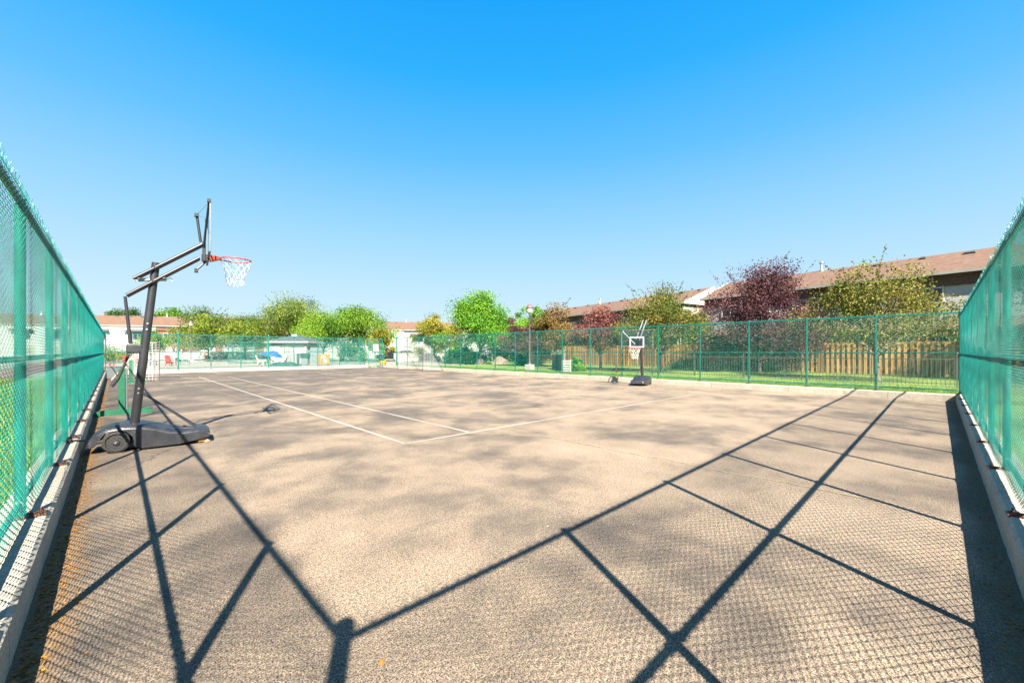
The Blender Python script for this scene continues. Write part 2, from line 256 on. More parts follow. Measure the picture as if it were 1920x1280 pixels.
# ------------------------------------------------------------------ mesh builder
class MB:
    def __init__(s): s.v = []; s.f = []; s.t = []; s.tt = 0.5
    def add(s, vs, fs, tint=None):
        o = len(s.v); s.v += [tuple(x) for x in vs]; s.f += [tuple(i+o for i in f) for f in fs]
        s.t += [s.tt if tint is None else tint]*len(fs); return s
    def box(s, c, d, rot=None, tint=None):
        hx, hy, hz = d[0]/2, d[1]/2, d[2]/2
        vs = [Vector((x, y, z)) for x in (-hx, hx) for y in (-hy, hy) for z in (-hz, hz)]
        if rot: e = Euler(rot).to_matrix(); vs = [e @ q for q in vs]
        c = Vector(c); vs = [q+c for q in vs]
        return s.add(vs, [(0, 1, 3, 2), (4, 6, 7, 5), (0, 4, 5, 1), (2, 3, 7, 6), (0, 2, 6, 4), (1, 5, 7, 3)], tint)
    def bev(s, c, d, b=0.01, rot=None):      # chamfered box
        hx, hy, hz = d[0]/2, d[1]/2, d[2]/2
        pts = []
        def ring(z, ins):
            a, q = hx-ins, hy-ins; k = b
            return [(a-k, -q, z), (a, -q+k, z), (a, q-k, z), (a-k, q, z), (-a+k, q, z), (-a, q-k, z), (-a, -q+k, z), (-a+k, -q, z)]
        rs = [ring(-hz, b*.7), ring(-hz+b, 0), ring(hz-b, 0), ring(hz, b*.7)]
        vs = [Vector(p) for r_ in rs for p in r_]
        if rot: e = Euler(rot).to_matrix(); vs = [e @ q for q in vs]
        c = Vector(c); vs = [q+c for q in vs]
        fs = [(7, 6, 5, 4, 3, 2, 1, 0), tuple(range(24, 32))]
        for k in range(3):
            for i in range(8): j = (i+1) % 8; fs.append((k*8+i, k*8+j, k*8+8+j, k*8+8+i))
        return s.add(vs, fs)
    def path(s, pts, r, n=6, cap=True, tint=None):
        pts = [Vector(p) for p in pts]; m_ = len(pts)
        rs = r if isinstance(r, (list, tuple)) else [r]*m_
        vs = []; up = None
        for i, p in enumerate(pts):
            d = (pts[min(i+1, m_-1)]-pts[max(i-1, 0)])
            d = d.normalized() if d.length > 1e-9 else Vector((0, 0, 1))
            if up is None:
                up = Vector((0, 0, 1)) if abs(d.z) < 0.9 else Vector((1, 0, 0))
            a = d.cross(up)
            if a.length < 1e-6: a = d.orthogonal()
            a.normalize(); q = a.cross(d); up = q
            for k in range(n):
                th = 2*PI*k/n; vs.append(p+(a*math.cos(th)+q*math.sin(th))*rs[i])
        fs = [(i*n+k, i*n+(k+1) % n, (i+1)*n+(k+1) % n, (i+1)*n+k) for i in range(m_-1) for k in range(n)]
        if cap: fs += [tuple(range(n-1, -1, -1)), tuple(range((m_-1)*n, m_*n))]
        return s.add(vs, fs, tint)
    def rod(s, a, b, r, r2=None, n=10): return s.path([a, b], [r, r if r2 is None else r2], n)
    def lathe(s, c, prof, n=20, axis='z', sx=1.0, sy=1.0):
        vs = []
        for (r_, z) in prof:
            for k in range(n):
                th = 2*PI*k/n; x, y = r_*math.cos(th)*sx, r_*math.sin(th)*sy
                p = (x, y, z) if axis == 'z' else ((x, z, y) if axis == 'y' else (z, x, y)); vs.append(Vector(c)+Vector(p))
        m_ = len(prof)
        fs = [(i*n+k, i*n+(k+1) % n, (i+1)*n+(k+1) % n, (i+1)*n+k) for i in range(m_-1) for k in range(n)]
        fs += [tuple(range(n-1, -1, -1)), tuple(range((m_-1)*n, m_*n))]
        return s.add(vs, fs)
    def prism(s, poly, y0, y1):              # poly in xz, extruded along y
        n = len(poly); vs = [(x, y0, z) for x, z in poly]+[(x, y1, z) for x, z in poly]
        fs = [tuple(range(n)), tuple(range(2*n-1, n-1, -1))]+[(i, i+n, (i+1) % n+n, (i+1) % n) for i in range(n)]
        return s.add(vs, fs)
    def quad(s, a, b_, c, d, tint=None): return s.add([a, b_, c, d], [(0, 1, 2, 3)], tint)
    def build(s, name, mat_, parent=None, smooth=False):
        me = bpy.data.meshes.new(name); me.from_pydata(s.v, [], s.f)
        me.materials.append(mat_)
        at = me.attributes.new('tint', 'FLOAT', 'FACE'); at.data.foreach_set('value', s.t)
        if smooth:
            me.polygons.foreach_set('use_smooth', [len(p) <= 4 for p in s.f])
            try: me.set_sharp_from_angle(angle=R(50))
            except Exception: pass
        me.update(); import bmesh as _b
        if len(s.f) < 20000:
            bm = _b.new(); bm.from_mesh(me); _b.ops.recalc_face_normals(bm, faces=bm.faces); bm.to_mesh(me); bm.free()
        o = bpy.data.objects.new(name, me); COL.objects.link(o)
        if parent: o.parent = parent
        return o
def thing(name, label, cat, loc=(0, 0, 0), rz=0, group=None):
    o = bpy.data.objects.new(name, None); COL.objects.link(o); o.location = loc; o.rotation_euler = (0, 0, rz)
    o.empty_display_size = 0.2
    return tag(o, label, cat, group)
def tag(o, label, cat, group=None):
    o['label'] = label; o['category'] = cat
    if group: o['group'] = group
    return o
def kind(o, k, label=None, cat=None):
    o['kind'] = k
    if label: o['label'] = label
    if cat: o['category'] = cat
    return o
def link_copy(o, parent):
    c_ = o.copy(); COL.objects.link(c_); c_.parent = parent; return c_
def copy_tree(o, loc=None, rz=None, label=None, parent=None, group=None):
    c_ = o.copy(); COL.objects.link(c_); c_.parent = parent
    if loc is not None: c_.location = loc
    if rz is not None: c_.rotation_euler = (0, 0, rz)
    if label: c_['label'] = label
    if group: c_['group'] = group
    for ch in list(o.children): copy_tree(ch, parent=c_)
    return c_
s44, c44 = math.sin(R(44)), math.cos(R(44))
def W(px, Z, z=0.0):           # metres in front of the viewpoint -> world ground position
    x_ = (px-960)/772*Z; return (s44*Z+c44*x_, c44*Z-s44*x_, z)

# ------------------------------------------------------------------ setting
def sheet(name, x0, y0, x1, y1, z, mat_, nx=1, ny=1):
    mb = MB(); mb.quad((x0, y0, z), (x1, y0, z), (x1, y1, z), (x0, y1, z)); return kind(mb.build(name, mat_), 'structure')
sheet('ground', -1500, -1500, 1500, 1500, -0.03, M['lawn'])
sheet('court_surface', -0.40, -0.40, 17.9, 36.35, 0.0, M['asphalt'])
sheet('entrance_path', 17.9, 33.5, 24.0, 36.9, 0.0, M['deck'])
# lawn outside the right fence (raised to the kerb top), and the pool deck beyond the end fence
mb = MB(); mb.box((24.55+4, 14.5, 0.03), (20.6, 38, 0.14)); kind(mb.build('lawn', M['lawn']), 'structure')
mb = MB(); mb.box((10, 36.65+30, -0.02), (46, 60, 0.12)); kind(mb.build('pool_deck', M['deck']), 'structure')
mb = MB(); mb.box((3, 74, 0.045), (20, 9, 0.004)); kind(mb.build('swimming_pool_water', simple('pool_water', (0.03, 0.12, 0.14), None, 2, 0.1)), 'structure')
# kerbs with worn chamfered edges
def kerb(name, x0, y0, x1, y1, h=0.205):
    L = math.hypot(x1-x0, y1-y0); ux, uy = (x1-x0)/L, (y1-y0)/L; nx, ny = uy, -ux       # n = towards the court for this ordering
    mb = MB(); n = int(L/0.12); prof = [(-0.17, -0.05), (-0.17, h-0.02), (-0.15, h), (0.118, h), (0.14, h-0.022), (0.145, -0.05)]
    vs = []
    for i in range(n+1):
        d = L*i/n
        for k, (a, z) in enumerate(prof):
            j = random.uniform(-0.002, 0.002) if k in (3, 4, 5) else 0
            if k in (3, 4) and random.random() < 0.025: j -= 0.012
            vs.append((x0+ux*d+nx*(a+j), y0+uy*d+ny*(a+j), z+(random.uniform(-0.003, 0.003) if k in (2, 3) else 0)))
    m_ = len(prof); fs = [(i*m_+k, i*m_+k+1, (i+1)*m_+k+1, (i+1)*m_+k) for i in range(n) for k in range(m_-1)]
    fs += [tuple(range(m_)), tuple(range(n*m_+m_-1, n*m_-1, -1))]
    mb.add(vs, fs); return kind(mb.build(name, M['concrete']), 'structure')
kerb('kerb_left', -0.5, -0.62, -0.5, 36.33, 0.222)
kerb('kerb_near', 18.07, -0.5, -0.36, -0.5, 0.23)
kerb('kerb_right', 17.93, 33.4, 17.93, -0.35, 0.22)
kerb('kerb_end', -0.65, 36.5, 17.6, 36.5, 0.222)
# court lines (worn paint) as one marking sheet each
def cline(x0, y0, x1, y1, wid=0.055, mat_='line', name='court_line'):
    mb = MB(); L = math.hypot(x1-x0, y1-y0); ux, uy = (x1-x0)/L, (y1-y0)/L; nx, ny = -uy*wid/2, ux*wid/2
    mb.quad((x0-nx, y0-ny, 0.004), (x1-nx, y1-ny, 0.004), (x1+nx, y1+ny, 0.004), (x0+nx, y0+ny, 0.004)); return kind(mb.build(name, M[mat_]), 'structure')
cline(3.39, 6.02, 3.52, 29.8); cline(4.72, 6.05, 4.79, 29.0); cline(3.42, 6.0, 14.2, 5.87); cline(4.8, 11.75, 12.95, 11.75, 0.05)
cline(8.68, 11.79, 8.68, 24.2, 0.05); cline(3.5, 17.95, 14.1, 17.95, 0.04, 'line2'); cline(4.82, 24.24, 12.9, 24.24, 0.04, 'line2')
cline(12.98, 6.0, 12.98, 29.0, 0.035, 'line2'); cline(14.15, 6.0, 14.15, 29.4, 0.035, 'line2'); cline(3.55, 29.85, 14.1, 29.85, 0.04, 'line2')

# ------------------------------------------------------------------ chain link fences
HP = 2.44; KH = 0.222
BW = 1.9; NW = 38; D = BW/NW
def chain_mesh(r=0.0022, d=0.0062):
    mb = MB(); w2 = D/2*1.03; nper = int((HP-0.04)/D); z0 = 0.03
    per = [(-1.0, 0), (-0.72, 1), (0.72, 1), (1.0, 0), (0.72, -1), (-0.72, -1)]
    zz = [0, 0.11, 0.39, 0.5, 0.61, 0.89]
    V, F = [], []
    n = 4
    bow = lambda x, z: 0.0025*math.sin(z*4.1+x*2.2)+0.0015*math.sin(z*9+x*4)
    for i in range(NW):
        xc = (i+0.5)*D+random.uniform(-0.0007, 0.0007)
        P = []
        zo = (i % 2)*D/2
        for p in range(nper):
            for (a, b_), q in zip(per, zz):
                z = z0+zo+(p+q-0.25)*D; x = xc+a*w2+random.uniform(-.0005, .0005); P.append((x, -b_*d+bow(x, z)*-1, z))
        z = z0+zo+(nper-0.25)*D; P.append((xc-w2, 0, z)); 
        # twisted barb above the rail
        P.append((xc-w2*0.9, 0.003, z+0.012)); P.append((xc-w2+random.uniform(-.006, .006), 0.0, z+0.03)); P.append((xc-w2+random.uniform(-.018, .018), random.uniform(-.012, .012), z+0.052))
        P = np.array(P); m_ = len(P)
        T = np.gradient(P, axis=0); T /= np.linalg.norm(T, axis=1)[:, None]
        A = np.cross(T, np.array([0, 1.0, 0.15])); A /= np.linalg.norm(A, axis=1)[:, None]; B = np.cross(A, T)
        o = len(V)*0+sum(len(q) for q in V)
        ring = np.stack([P+r*(A*math.cos(th)+B*math.sin(th)) for th in [2*PI*k/n+PI/4 for k in range(n)]], axis=1).reshape(-1, 3)
        V.append(ring)
        idx = np.arange(m_-1)[:, None]*n+np.arange(n)[None, :]
        nxt = np.arange(m_-1)[:, None]*n+((np.arange(n)+1) % n)[None, :]
        F.append(np.stack([idx, nxt, nxt+n, idx+n], axis=2).reshape(-1, 4)+o)
        if i < NW:      # the partner strand of each barb
            q = [(xc+w2, 0, z), (xc+w2*0.92, -0.003, z+0.014), (xc+w2+random.uniform(-.01, .01), 0, z+0.04)]
    V = np.concatenate(V); F = np.concatenate(F)
    me = bpy.data.meshes.new('chain_link'); me.vertices.add(len(V)); me.vertices.foreach_set('co', V.ravel())
    me.loops.add(F.size); me.loops.foreach_set('vertex_index', F.ravel().astype(np.int32))
    me.polygons.add(len(F)); me.polygons.foreach_set('loop_start', np.arange(0, F.size, 4, dtype=np.int32)); me.polygons.foreach_set('loop_total', np.full(len(F), 4, dtype=np.int32))
    me.polygons.foreach_set('use_smooth', np.ones(len(F), bool))
    me.materials.append(M['wire']); me.update(); me.validate(); return me
CH_NEAR = [chain_mesh(), chain_mesh()]; CH = [chain_mesh(0.0031, 0.006), chain_mesh(0.0031, 0.006)]
def post_mesh(r, h, cap):
    mb = MB(); mb.lathe((0, 0, 0), [(r, 0.012), (r, h)] + ([(r*1.18, h), (r*1.18, h+0.03), (r*0.8, h+0.06), (0.01, h+0.07)] if cap else [(r*1.1, h-0.005), (r*1.05, h+0.02), (0.01, h+0.03)]), 14)
    return mb
def fence(name, label, p0, ang, stations, side, thick=(), clampmat='steel', skip0=False):
    # local x runs along the fence, the mesh hangs on local y = side*0.04 (court side)
    t_ = thing(name, label, 'fence', (p0[0], p0[1], KH), ang, 'green chain link fences round the court')
    L = stations[-1]
    mpost = mplate = mclamp = mbig = None
    for i, s_ in enumerate(stations):
        if skip0 and i == 0: continue
        big = i in thick
        if big:
            if mbig is None: o = post_mesh(0.048, HP+0.06, True).build('post', M['vinyl'], t_, True); mbig = o
            else: o = link_copy(mbig, t_)
        else:
            if mpost is None: o = post_mesh(0.031, HP+0.0, False).build('post', M['vinyl'], t_, True); mpost = o
            else: o = link_copy(mpost, t_)
        o.location = (s_, 0, 0)
        if mplate is None:
            mb = MB(); mb.bev((0, side*0.035, 0.008), (0.13, 0.21, 0.016), 0.004)
            for bx in (-0.035, 0.035):
                mb.lathe((bx, side*0.105, 0.016), [(0.014, 0), (0.014, 0.012), (0.007, 0.012), (0.007, 0.03), (0.003, 0.032)], 8)
            mb.lathe((0, side*0.07, 0.015), [(0.03, 0), (0.026, 0.01), (0.012, 0.014)], 9)
            mplate = mb.build('base_plate', M['rust'], o)
            mb = MB(); mb.lathe((0, 0, 0), [(0.026, -0.02), (0.030, 0.0), (0.026, 0.02)], 10, 'x'); mclamp = mb.build('rail_clamp', M[clampmat], o, True); mclamp.location = (0.055, 0, HP/2)
        else:
            link_copy(mplate, o); link_copy(mclamp, o)
        for zz_ in (HP/2, 0.115):
            for q in (-1, 1):
                if (zz_, q) != (HP/2, 1): link_copy(mclamp, o).location = (q*0.055, 0, zz_)
    for nm, z, r_ in (('top_rail', HP-0.025, 0.024), ('middle_rail', HP/2, 0.022), ('bottom_rail', 0.115, 0.021)):
        mb = MB(); n = len(stations)
        for a, b_ in zip(stations[:-1], stations[1:]):
            dz = random.uniform(-0.006, 0.004); mb.rod((a, 0, z), (b_, 0, z+dz*0), r_, n=10)
        mb.build(nm, M['vinyl'], t_, True)
    for k, (a, b_) in enumerate(zip(stations[:-1], stations[1:])):
        o = bpy.data.objects.new('chain_link', (CH if thick in ((18,), (2, 5)) else CH_NEAR)[k % 2]); COL.objects.link(o); o.parent = t_
        o.location = (a, side*0.042, 0); o.scale = ((b_-a)/BW, side*-1.0, 1.0)
    return t_
stL = [0]+[1.45+k*1.975 for k in range(19)]
fence('chain_link_fence', 'tall green chain link fence running away along the left edge of the court', (-0.52, -0.51), R(90), stL, -1, thick=(0, 18))
stN = [1.85+k*1.85 for k in range(10)]
fence('chain_link_fence', 'tall green chain link fence seen edge on at the right side of the photo', (-0.52, -0.51), 0, [0.0]+stN[:-1]+[18.5], 1, thick=(9,), skip0=True)
fence('chain_link_fence', 'green chain link fence on a low kerb behind the low hoop, lawn and trees beyond', (18.0, -0.45), R(90), [1.88*k for k in range(19)], 1, thick=(18,))
fence('chain_link_fence', 'far green chain link fence closing the court in front of the pool deck', (-0.5, 36.5), 0, [0.1]+[1.84*k for k in range(1, 10)]+[17.0], -1, thick=(2, 5))
# gate standing in the far right corner, with a white notice
gt = thing('gate', 'green chain link gate with a white notice at the far corner of the court', 'gate', (16.75, 36.25, 0.06), R(-14))
mb = MB()
for a, b_ in (((0, 0, 0.05), (0, 0, 2.55)), ((1.25, 0, 0.05), (1.25, 0, 2.55)), ((0, 0, 2.55), (1.25, 0, 2.55)), ((0, 0, 0.1), (1.25, 0, 0.1)), ((0, 0, 1.3), (1.25, 0, 1.3))): mb.rod(a, b_, 0.028)
mb.build('gate_frame', M['vinyl'], gt, True)
o = bpy.data.objects.new('chain_link', CH[0]); COL.objects.link(o); o.parent = gt; o.location = (0, 0, 0.08); o.scale = (1.25/BW, 1, 1)
mb = MB(); mb.box((0.62, -0.05, 1.75), (0.45, 0.01, 0.62)); mb.build('notice', M['pavers'], gt)
mb = MB(); mb.rod((1.25, 0, 1.2), (1.25, -0.12, 1.2), 0.02); mb.box((1.2, -0.1, 1.15), (0.16, 0.03, 0.05)); mb.build('latch', M['steel'], gt)

# ------------------------------------------------------------------ basketball hoops
def hoop(name, label, loc, rz, lean, top_z, arm_ang, group='portable basketball hoops', low=False, base_h=0.34):
    t_ = thing(name, label, 'basketball hoop', loc, rz, group)
    # base: long body, humped over the wheels, sloping to the toe
    prof = [(-0.50, 0.10), (-0.47, 0.20), (-0.40, 0.29), (-0.27, 0.355), (-0.10, 0.375), (0.10, 0.36), (0.28, 0.31), (0.45, 0.24), (0.62, 0.215), (0.78, 0.225), (0.90, 0.215), (0.95, 0.16), (0.955, 0.10)]
    bot = [(0.80, 0.075), (0.55, 0.035), (0.12, 0.03), (0.03, 0.06), (0.01, 0.22), (-0.07, 0.31), (-0.19, 0.33), (-0.30, 0.29), (-0.36, 0.18), (-0.40, 0.10)]
    ys = [-0.33, -0.315, -0.27, 0.27, 0.315, 0.33]; sc = [0.96, 0.985, 1.0, 1.0, 0.985, 0.96]
    bot_ = list(reversed(bot)); vs = []; fs = []
    m_ = len(prof)
    # upper shell as a loft across y, narrower at the two ends
    for j, y in enumerate(ys):
        for i, (x, z) in enumerate(prof):
            k = 1.0-0.22*max(0, (abs(x-0.22)-0.35)/0.4)**2
            dip = 0.02 if 0 < j < 5 and 1 < i < m_-2 and j in (2, 3) else 0
            vs.append((x, y*k, z*(1 if j in (1, 2, 3, 4) else 0.93)+dip-(0.012 if j in (0, 5) else 0)))
    nb = len(bot_)
    for j in range(5):
        for i in range(m_-1): fs.append((j*m_+i, (j+1)*m_+i, (j+1)*m_+i+1, j*m_+i+1))
    mb = MB(); mb.add(vs, fs)
    for sgn, j in ((-1, 0), (1, 5)):       # side walls with the wheel arch
        up = [vs[j*m_+i] for i in range(m_)]
        lo = []
        for (x, z) in bot_:
            k = 1.0-0.22*max(0, (abs(x-0.22)-0.35)/0.4)**2; lo.append((x, ys[j]*k*1.01, z))
        # strips: join upper and lower outlines by x
        def at(poly, x):
            for a, b_ in zip(poly[:-1], poly[1:]):
                if a[0] <= x <= b_[0]: f = (x-a[0])/max(1e-6, b_[0]-a[0]); return tuple(a[q]+(b_[q]-a[q])*f for q in range(3))
            return poly[-1] if x > poly[-1][0] else poly[0]
        lo2 = [(-0.50, lo[0][1], 0.10)]+lo+[(0.955, up[-1][1], 0.10)]
        xs = [-0.50+1.455*q/40 for q in range(41)]
        for a, b_ in zip(xs[:-1], xs[1:]): mb.quad(at(lo2, a), at(lo2, b_), at(up, b_), at(up, a))
    mb.box((0.25, 0, 0.08), (1.1, 0.5, 0.06))
    base = mb.build('base', M['blackpl'], t_, True)
    for sgn in (-1, 1):
        mb = MB(); pw = [(0.02, -0.05), (0.135, -0.05), (0.155, -0.038), (0.158, 0.0), (0.155, 0.035), (0.135, 0.048), (0.12, 0.05), (0.108, 0.032), (0.04, 0.036), (0.036, 0.055), (0.01, 0.057)]; mb.lathe((-0.17, sgn*0.30, 0.158), pw if sgn > 0 else [(a, -b_) for a, b_ in reversed(pw)], 26, 'y')
        wh = mb.build('wheel', M['rubber'], base, True)
        mb = MB(); mb.lathe((-0.17, sgn*0.361, 0.158), [(0.014, -0.006), (0.014, 0.006)], 8, 'y'); mb.build('axle_nut', M['steel'], base)
    # embossed ridges on the top
    mb = MB()
    for y in (-0.14, 0.14): mb.path([(-0.36, y, 0.318), (-0.2, y, 0.372), (0.0, y, 0.384), (0.2, y, 0.345), (0.45, y, 0.255), (0.75, y, 0.238)], 0.012, 8)
    mb.build('ridge', M['blackpl'], base, True)
    P0 = Vector((0.0, 0, 0.30)); P1 = Vector((lean, 0, top_z)); ax = (P1-P0).normalized()
    mb = MB(); mb.rod(P0, P1, 0.060, 0.052, 18); mb.bev(P0+ax*0.02, (0.16, 0.16, 0.05), 0.01); pole = mb.build('pole', M['black'], t_, True)
    mb = MB()
    for q in (0.55, 0.62, 1.55, 1.64):
        p = P0+ax*q
        mb.lathe(p+Vector((0, -0.056, 0)), [(0.013, -0.014), (0.013, 0.0)], 8, 'y')
    mb.build('bolt', M['steel'], pole)
    for sgn in (-1, 1):
        mb = MB(); mb.rod(P0+ax*0.55+Vector((0.04, sgn*0.03, 0)), (0.78, sgn*0.13, 0.235), 0.011, n=8); mb.build('brace_rod', M['black'], t_, True)
    # parallelogram arms
    ca, sa = math.cos(arm_ang), math.sin(arm_ang); dirv = Vector((ca, 0, sa))
    piv = [P1-ax*0.09, P1-ax*(0.31 if not low else 0.46)]; fl = [0.68, 0.62] if not low else [0.62, 0.58]; bk = [0.33, 0.40] if not low else [0.95, 0.75]
    fl = [0.76, 0.74] if not low else [0.72, 0.70]
    ends = []
    for k, p in enumerate(piv):
        for sgn in (-1, 1):
            off = Vector((0, sgn*0.075, 0))
            mb = MB(); mb.rod(p-dirv*bk[k]+off, p+dirv*fl[k]+off, 0.024, n=8)
            mb.lathe(p+off, [(0.016, -0.028), (0.016, 0.028)], 8, 'y'); mb.build('arm', M['black' if not low else 'steel'] if k == 0 or not low else M['black'], t_, True)
        ends.append(p+dirv*fl[k])
    if not low:
        a = piv[0]-dirv*0.27+Vector((0.01, 0, -0.04)); b_ = piv[1]+dirv*0.16+Vector((0, 0, 0.10)); b_ = a+Vector((0.34, 0, 0.045))
        mb = MB(); mb.rod(a, b_, 0.028, n=12); mb.path([a+Vector((-0.06, 0, 0.03)), a+Vector((-0.05, 0, -0.01)), a], 0.006, 6); mb.path([b_, b_+Vector((0.05, 0, 0.03)), b_+Vector((0.09, 0, 0.0)), b_+Vector((0.06, 0, -0.03))], 0.006, 6)
        mb.build('spring_cover', M['white'], t_, True)
        a = piv[1]-dirv*0.42; hb = P0+ax*1.22+Vector((-0.16, 0, 0))
        mb = MB(); mb.rod(a, hb+Vector((0, 0, 0.1)), 0.020, 0.024, 8); mb.build('adjusting_rod', M['black'], t_, True)
        mb = MB(); mb.bev(hb+Vector((0.05, 0, 0.02)), (0.20, 0.10, 0.14), 0.02); hbx = mb.build('height_bracket', M['blackpl'], t_)
        mb = MB(); mb.path([hb+Vector((-0.02, 0, -0.06)), hb+Vector((-0.10, 0, -0.32)), hb+Vector((-0.15, 0, -0.45)), hb+Vector((-0.22, 0, -0.55))], [0.016, 0.018, 0.024, 0.03], 8); mb.build('handle', M['rubber'], hbx, True)
    # mount and backboard
    bx = (ends[0].x+ends[1].x)/2+0.09; zr = ends[1].z+0.02
    mb = MB()
    mb.bev(((ends[0].x+bx)/2-0.01, 0, (ends[0].z+ends[1].z)/2), (0.045, 0.16, ends[0].z-ends[1].z+0.10), 0.008)
    mb.box((bx-0.03, 0, zr), (0.10, 0.14, 0.10)); mb.rod((bx-0.02, 0, zr-0.06), (bx-0.15, 0, zr-0.22), 0.018); mb.box((bx-0.15, 0, zr-0.23), (0.05, 0.16, 0.05))
    mount = mb.build('mount', M['black' if not low else 'blackpl'], t_)
    bwid, bh = (1.30, 0.82) if not low else (1.32, 0.80); zb = zr-0.01
    mb = MB(); mb.box((bx+0.02, 0, zb+bh/2), (0.012, bwid, bh)); bb = mb.build('backboard', M['acrylic'], t_)
    mb = MB()
    for sgn in (-1, 1):
        mb.path([(bx-0.05, sgn*0.03, zb+0.12), (bx-0.03, sgn*0.30, zb+bh*0.52), (bx+0.005, sgn*(bwid/2-0.03), zb+bh-0.02)], 0.016 if not low else 0.024, 6)
        mb.box((bx+0.005, sgn*(bwid/2-0.015), zb+bh-0.02), (0.05, 0.07, 0.05))
    mb.box((bx+0.012, 0, zb), (0.03, bwid, 0.022))
    mb.build('brace_frame', M['black'], t_)
    mb = MB(); tw, th, q = 0.61, 0.46, 0.05; z_ = zb+0.06; xx = bx+0.03
    mb.box((xx, 0, z_+q/2), (0.004, tw, q)); mb.box((xx, 0, z_+th-q/2), (0.004, tw, q))
    for sgn in (-1, 1): mb.box((xx, sgn*(tw/2-q/2), z_+th/2), (0.004, q, th-2*q))
    mb.build('target_square', M['pavers'], bb)
    mb = MB(); e_ = 0.012; mb.path([(bx+0.02, sy*(bwid/2+0.004), zz) for sy, zz in ((-1, zb), (-1, zb+bh), (1, zb+bh), (1, zb))], e_*0.8, 4); mb.build('board_edge', M['steel'], bb)
    if not low:
        mb = MB(); mb.rod((bx-0.09, 0.05, zb+0.28), (bx-0.14, 0.05, zb+0.70), 0.02, n=8); mb.box((bx-0.145, 0.05, zb+0.72), (0.06, 0.1, 0.05)); mb.build('rear_strut', M['black'], t_, True)
        mb = MB()
        for sgn in (-1, 1): mb.rod((bx-0.14, 0.05, zb+0.73), (bx+0.0, sgn*0.5, zb+bh-0.02), 0.003, n=5)
        mb.build('stay_wire', M['steel'], t_)
    rc = Vector((bx+0.02+0.15+0.23, 0, zr+0.02))
    mb = MB(); pts = [rc+Vector((0.229*math.cos(2*PI*k/28), 0.229*math.sin(2*PI*k/28), 0)) for k in range(29)]; mb.path(pts, 0.0095, 8)
    mb.prism([(bx+0.03, rc.z-0.07), (bx+0.05, rc.z-0.07), (rc.x-0.20, rc.z-0.012), (rc.x-0.20, rc.z+0.012), (bx+0.03, rc.z+0.03)], -0.07, 0.07)
    for k in range(24):
        a0, a1 = 2*PI*k/24, 2*PI*(k+1)/24; am = (a0+a1)/2
        if k % 2 == 0: mb.path([rc+Vector((0.226*math.cos(a0), 0.226*math.sin(a0), -0.01)), rc+Vector((0.222*math.cos(am), 0.222*math.sin(am), -0.032)), rc+Vector((0.226*math.cos(a1), 0.226*math.sin(a1), -0.01))], 0.003, 5)
    rim = mb.build('rim', M['orange'], t_, True)
    mb = MB(); nn = 12; lev = [(0.226, -0.01), (0.205, -0.11), (0.175, -0.20), (0.145, -0.29), (0.130, -0.37), (0.125, -0.45)]
    rr = random.Random(3)
    node = {}
    for l_, (r_, z) in enumerate(lev):
        for k in range(nn):
            th = 2*PI*(k+0.5*(l_ % 2))/nn; node[l_, k] = rc+Vector((r_*math.cos(th)+rr.uniform(-.012, .012), r_*math.sin(th)+rr.uniform(-.012, .012), z+rr.uniform(-.02, .02)*(l_ > 0)))
    for l_ in range(len(lev)-1):
        for k in range(nn):
            for dk in ((0, -1) if l_ % 2 == 0 else (0, 1)):
                a, b_ = node[l_, k], node[l_+1, (k+dk) % nn]; mb.path([a, (a+b_)/2+Vector((0, 0, -0.008)), b_], 0.0026 if not low else 0.006, 5)
    mb.build('net', M['netwhite'], rim, True)
    return t_
hoop('basketball_hoop', 'tall black basketball hoop with orange rim beside the left fence', (0.22, 8.72, 0), R(-6), 0.26, 2.91, R(38), None)
hoop('basketball_hoop', 'lowered basketball hoop with white target square by the right kerb', (17.02, 9.22, 0), R(195), 0.30, 2.45, R(-36), None, True)
# transport strap and prop under the left hoop
o = MB(); o.rod((-0.30, 8.52, 0.22), (-0.62, 8.30, 0.29), 0.012, n=6); o.rod((-0.30, 8.60, 0.20), (-0.60, 8.42, 0.27), 0.012, n=6); o.box((-0.46, 8.44, 0.25), (0.05, 0.14, 0.03))
tag(o.build('loose_bracket', M['black'], None, True), 'loose black metal bracket lying on the kerb behind the tall hoop base', 'bracket')
mb = MB(); mb.bev((1.02, 8.44, 0.05), (0.11, 0.13, 0.075), 0.01, (0, 0.1, 0.3)); tag(mb.build('wood_block', M['ochre']), 'small wooden block propping the toe of the tall hoop base', 'block')
def rock(name, label, loc, r, seed, mat_='rock', group=None):
    rr = random.Random(seed); mb = MB(); prof = []
    n = 9; vs = []; rings = [(-0.35, 0.9), (0.0, 1.0), (0.4, 0.85), (0.75, 0.5), (0.9, 0.12)]
    for z, q in rings:
        for k in range(n):
            a = 2*PI*k/n; d = q*rr.uniform(0.75, 1.15); vs.append((loc[0]+r*d*math.cos(a), loc[1]+r*d*math.sin(a)*0.8, loc[2]+r*z*rr.uniform(0.85, 1.1)))
    fs = [(i*n+k, i*n+(k+1) % n, (i+1)*n+(k+1) % n, (i+1)*n+k) for i in range(4) for k in range(n)]+[tuple(range(4*n, 5*n))]
    mb.add(vs, fs); return tag(mb.build(name, M[mat_]), label, 'rock', group)
rock('stone', 'small grey stone beside the wooden block under the tall hoop', (1.10, 8.36, 0.015), 0.045, 4)

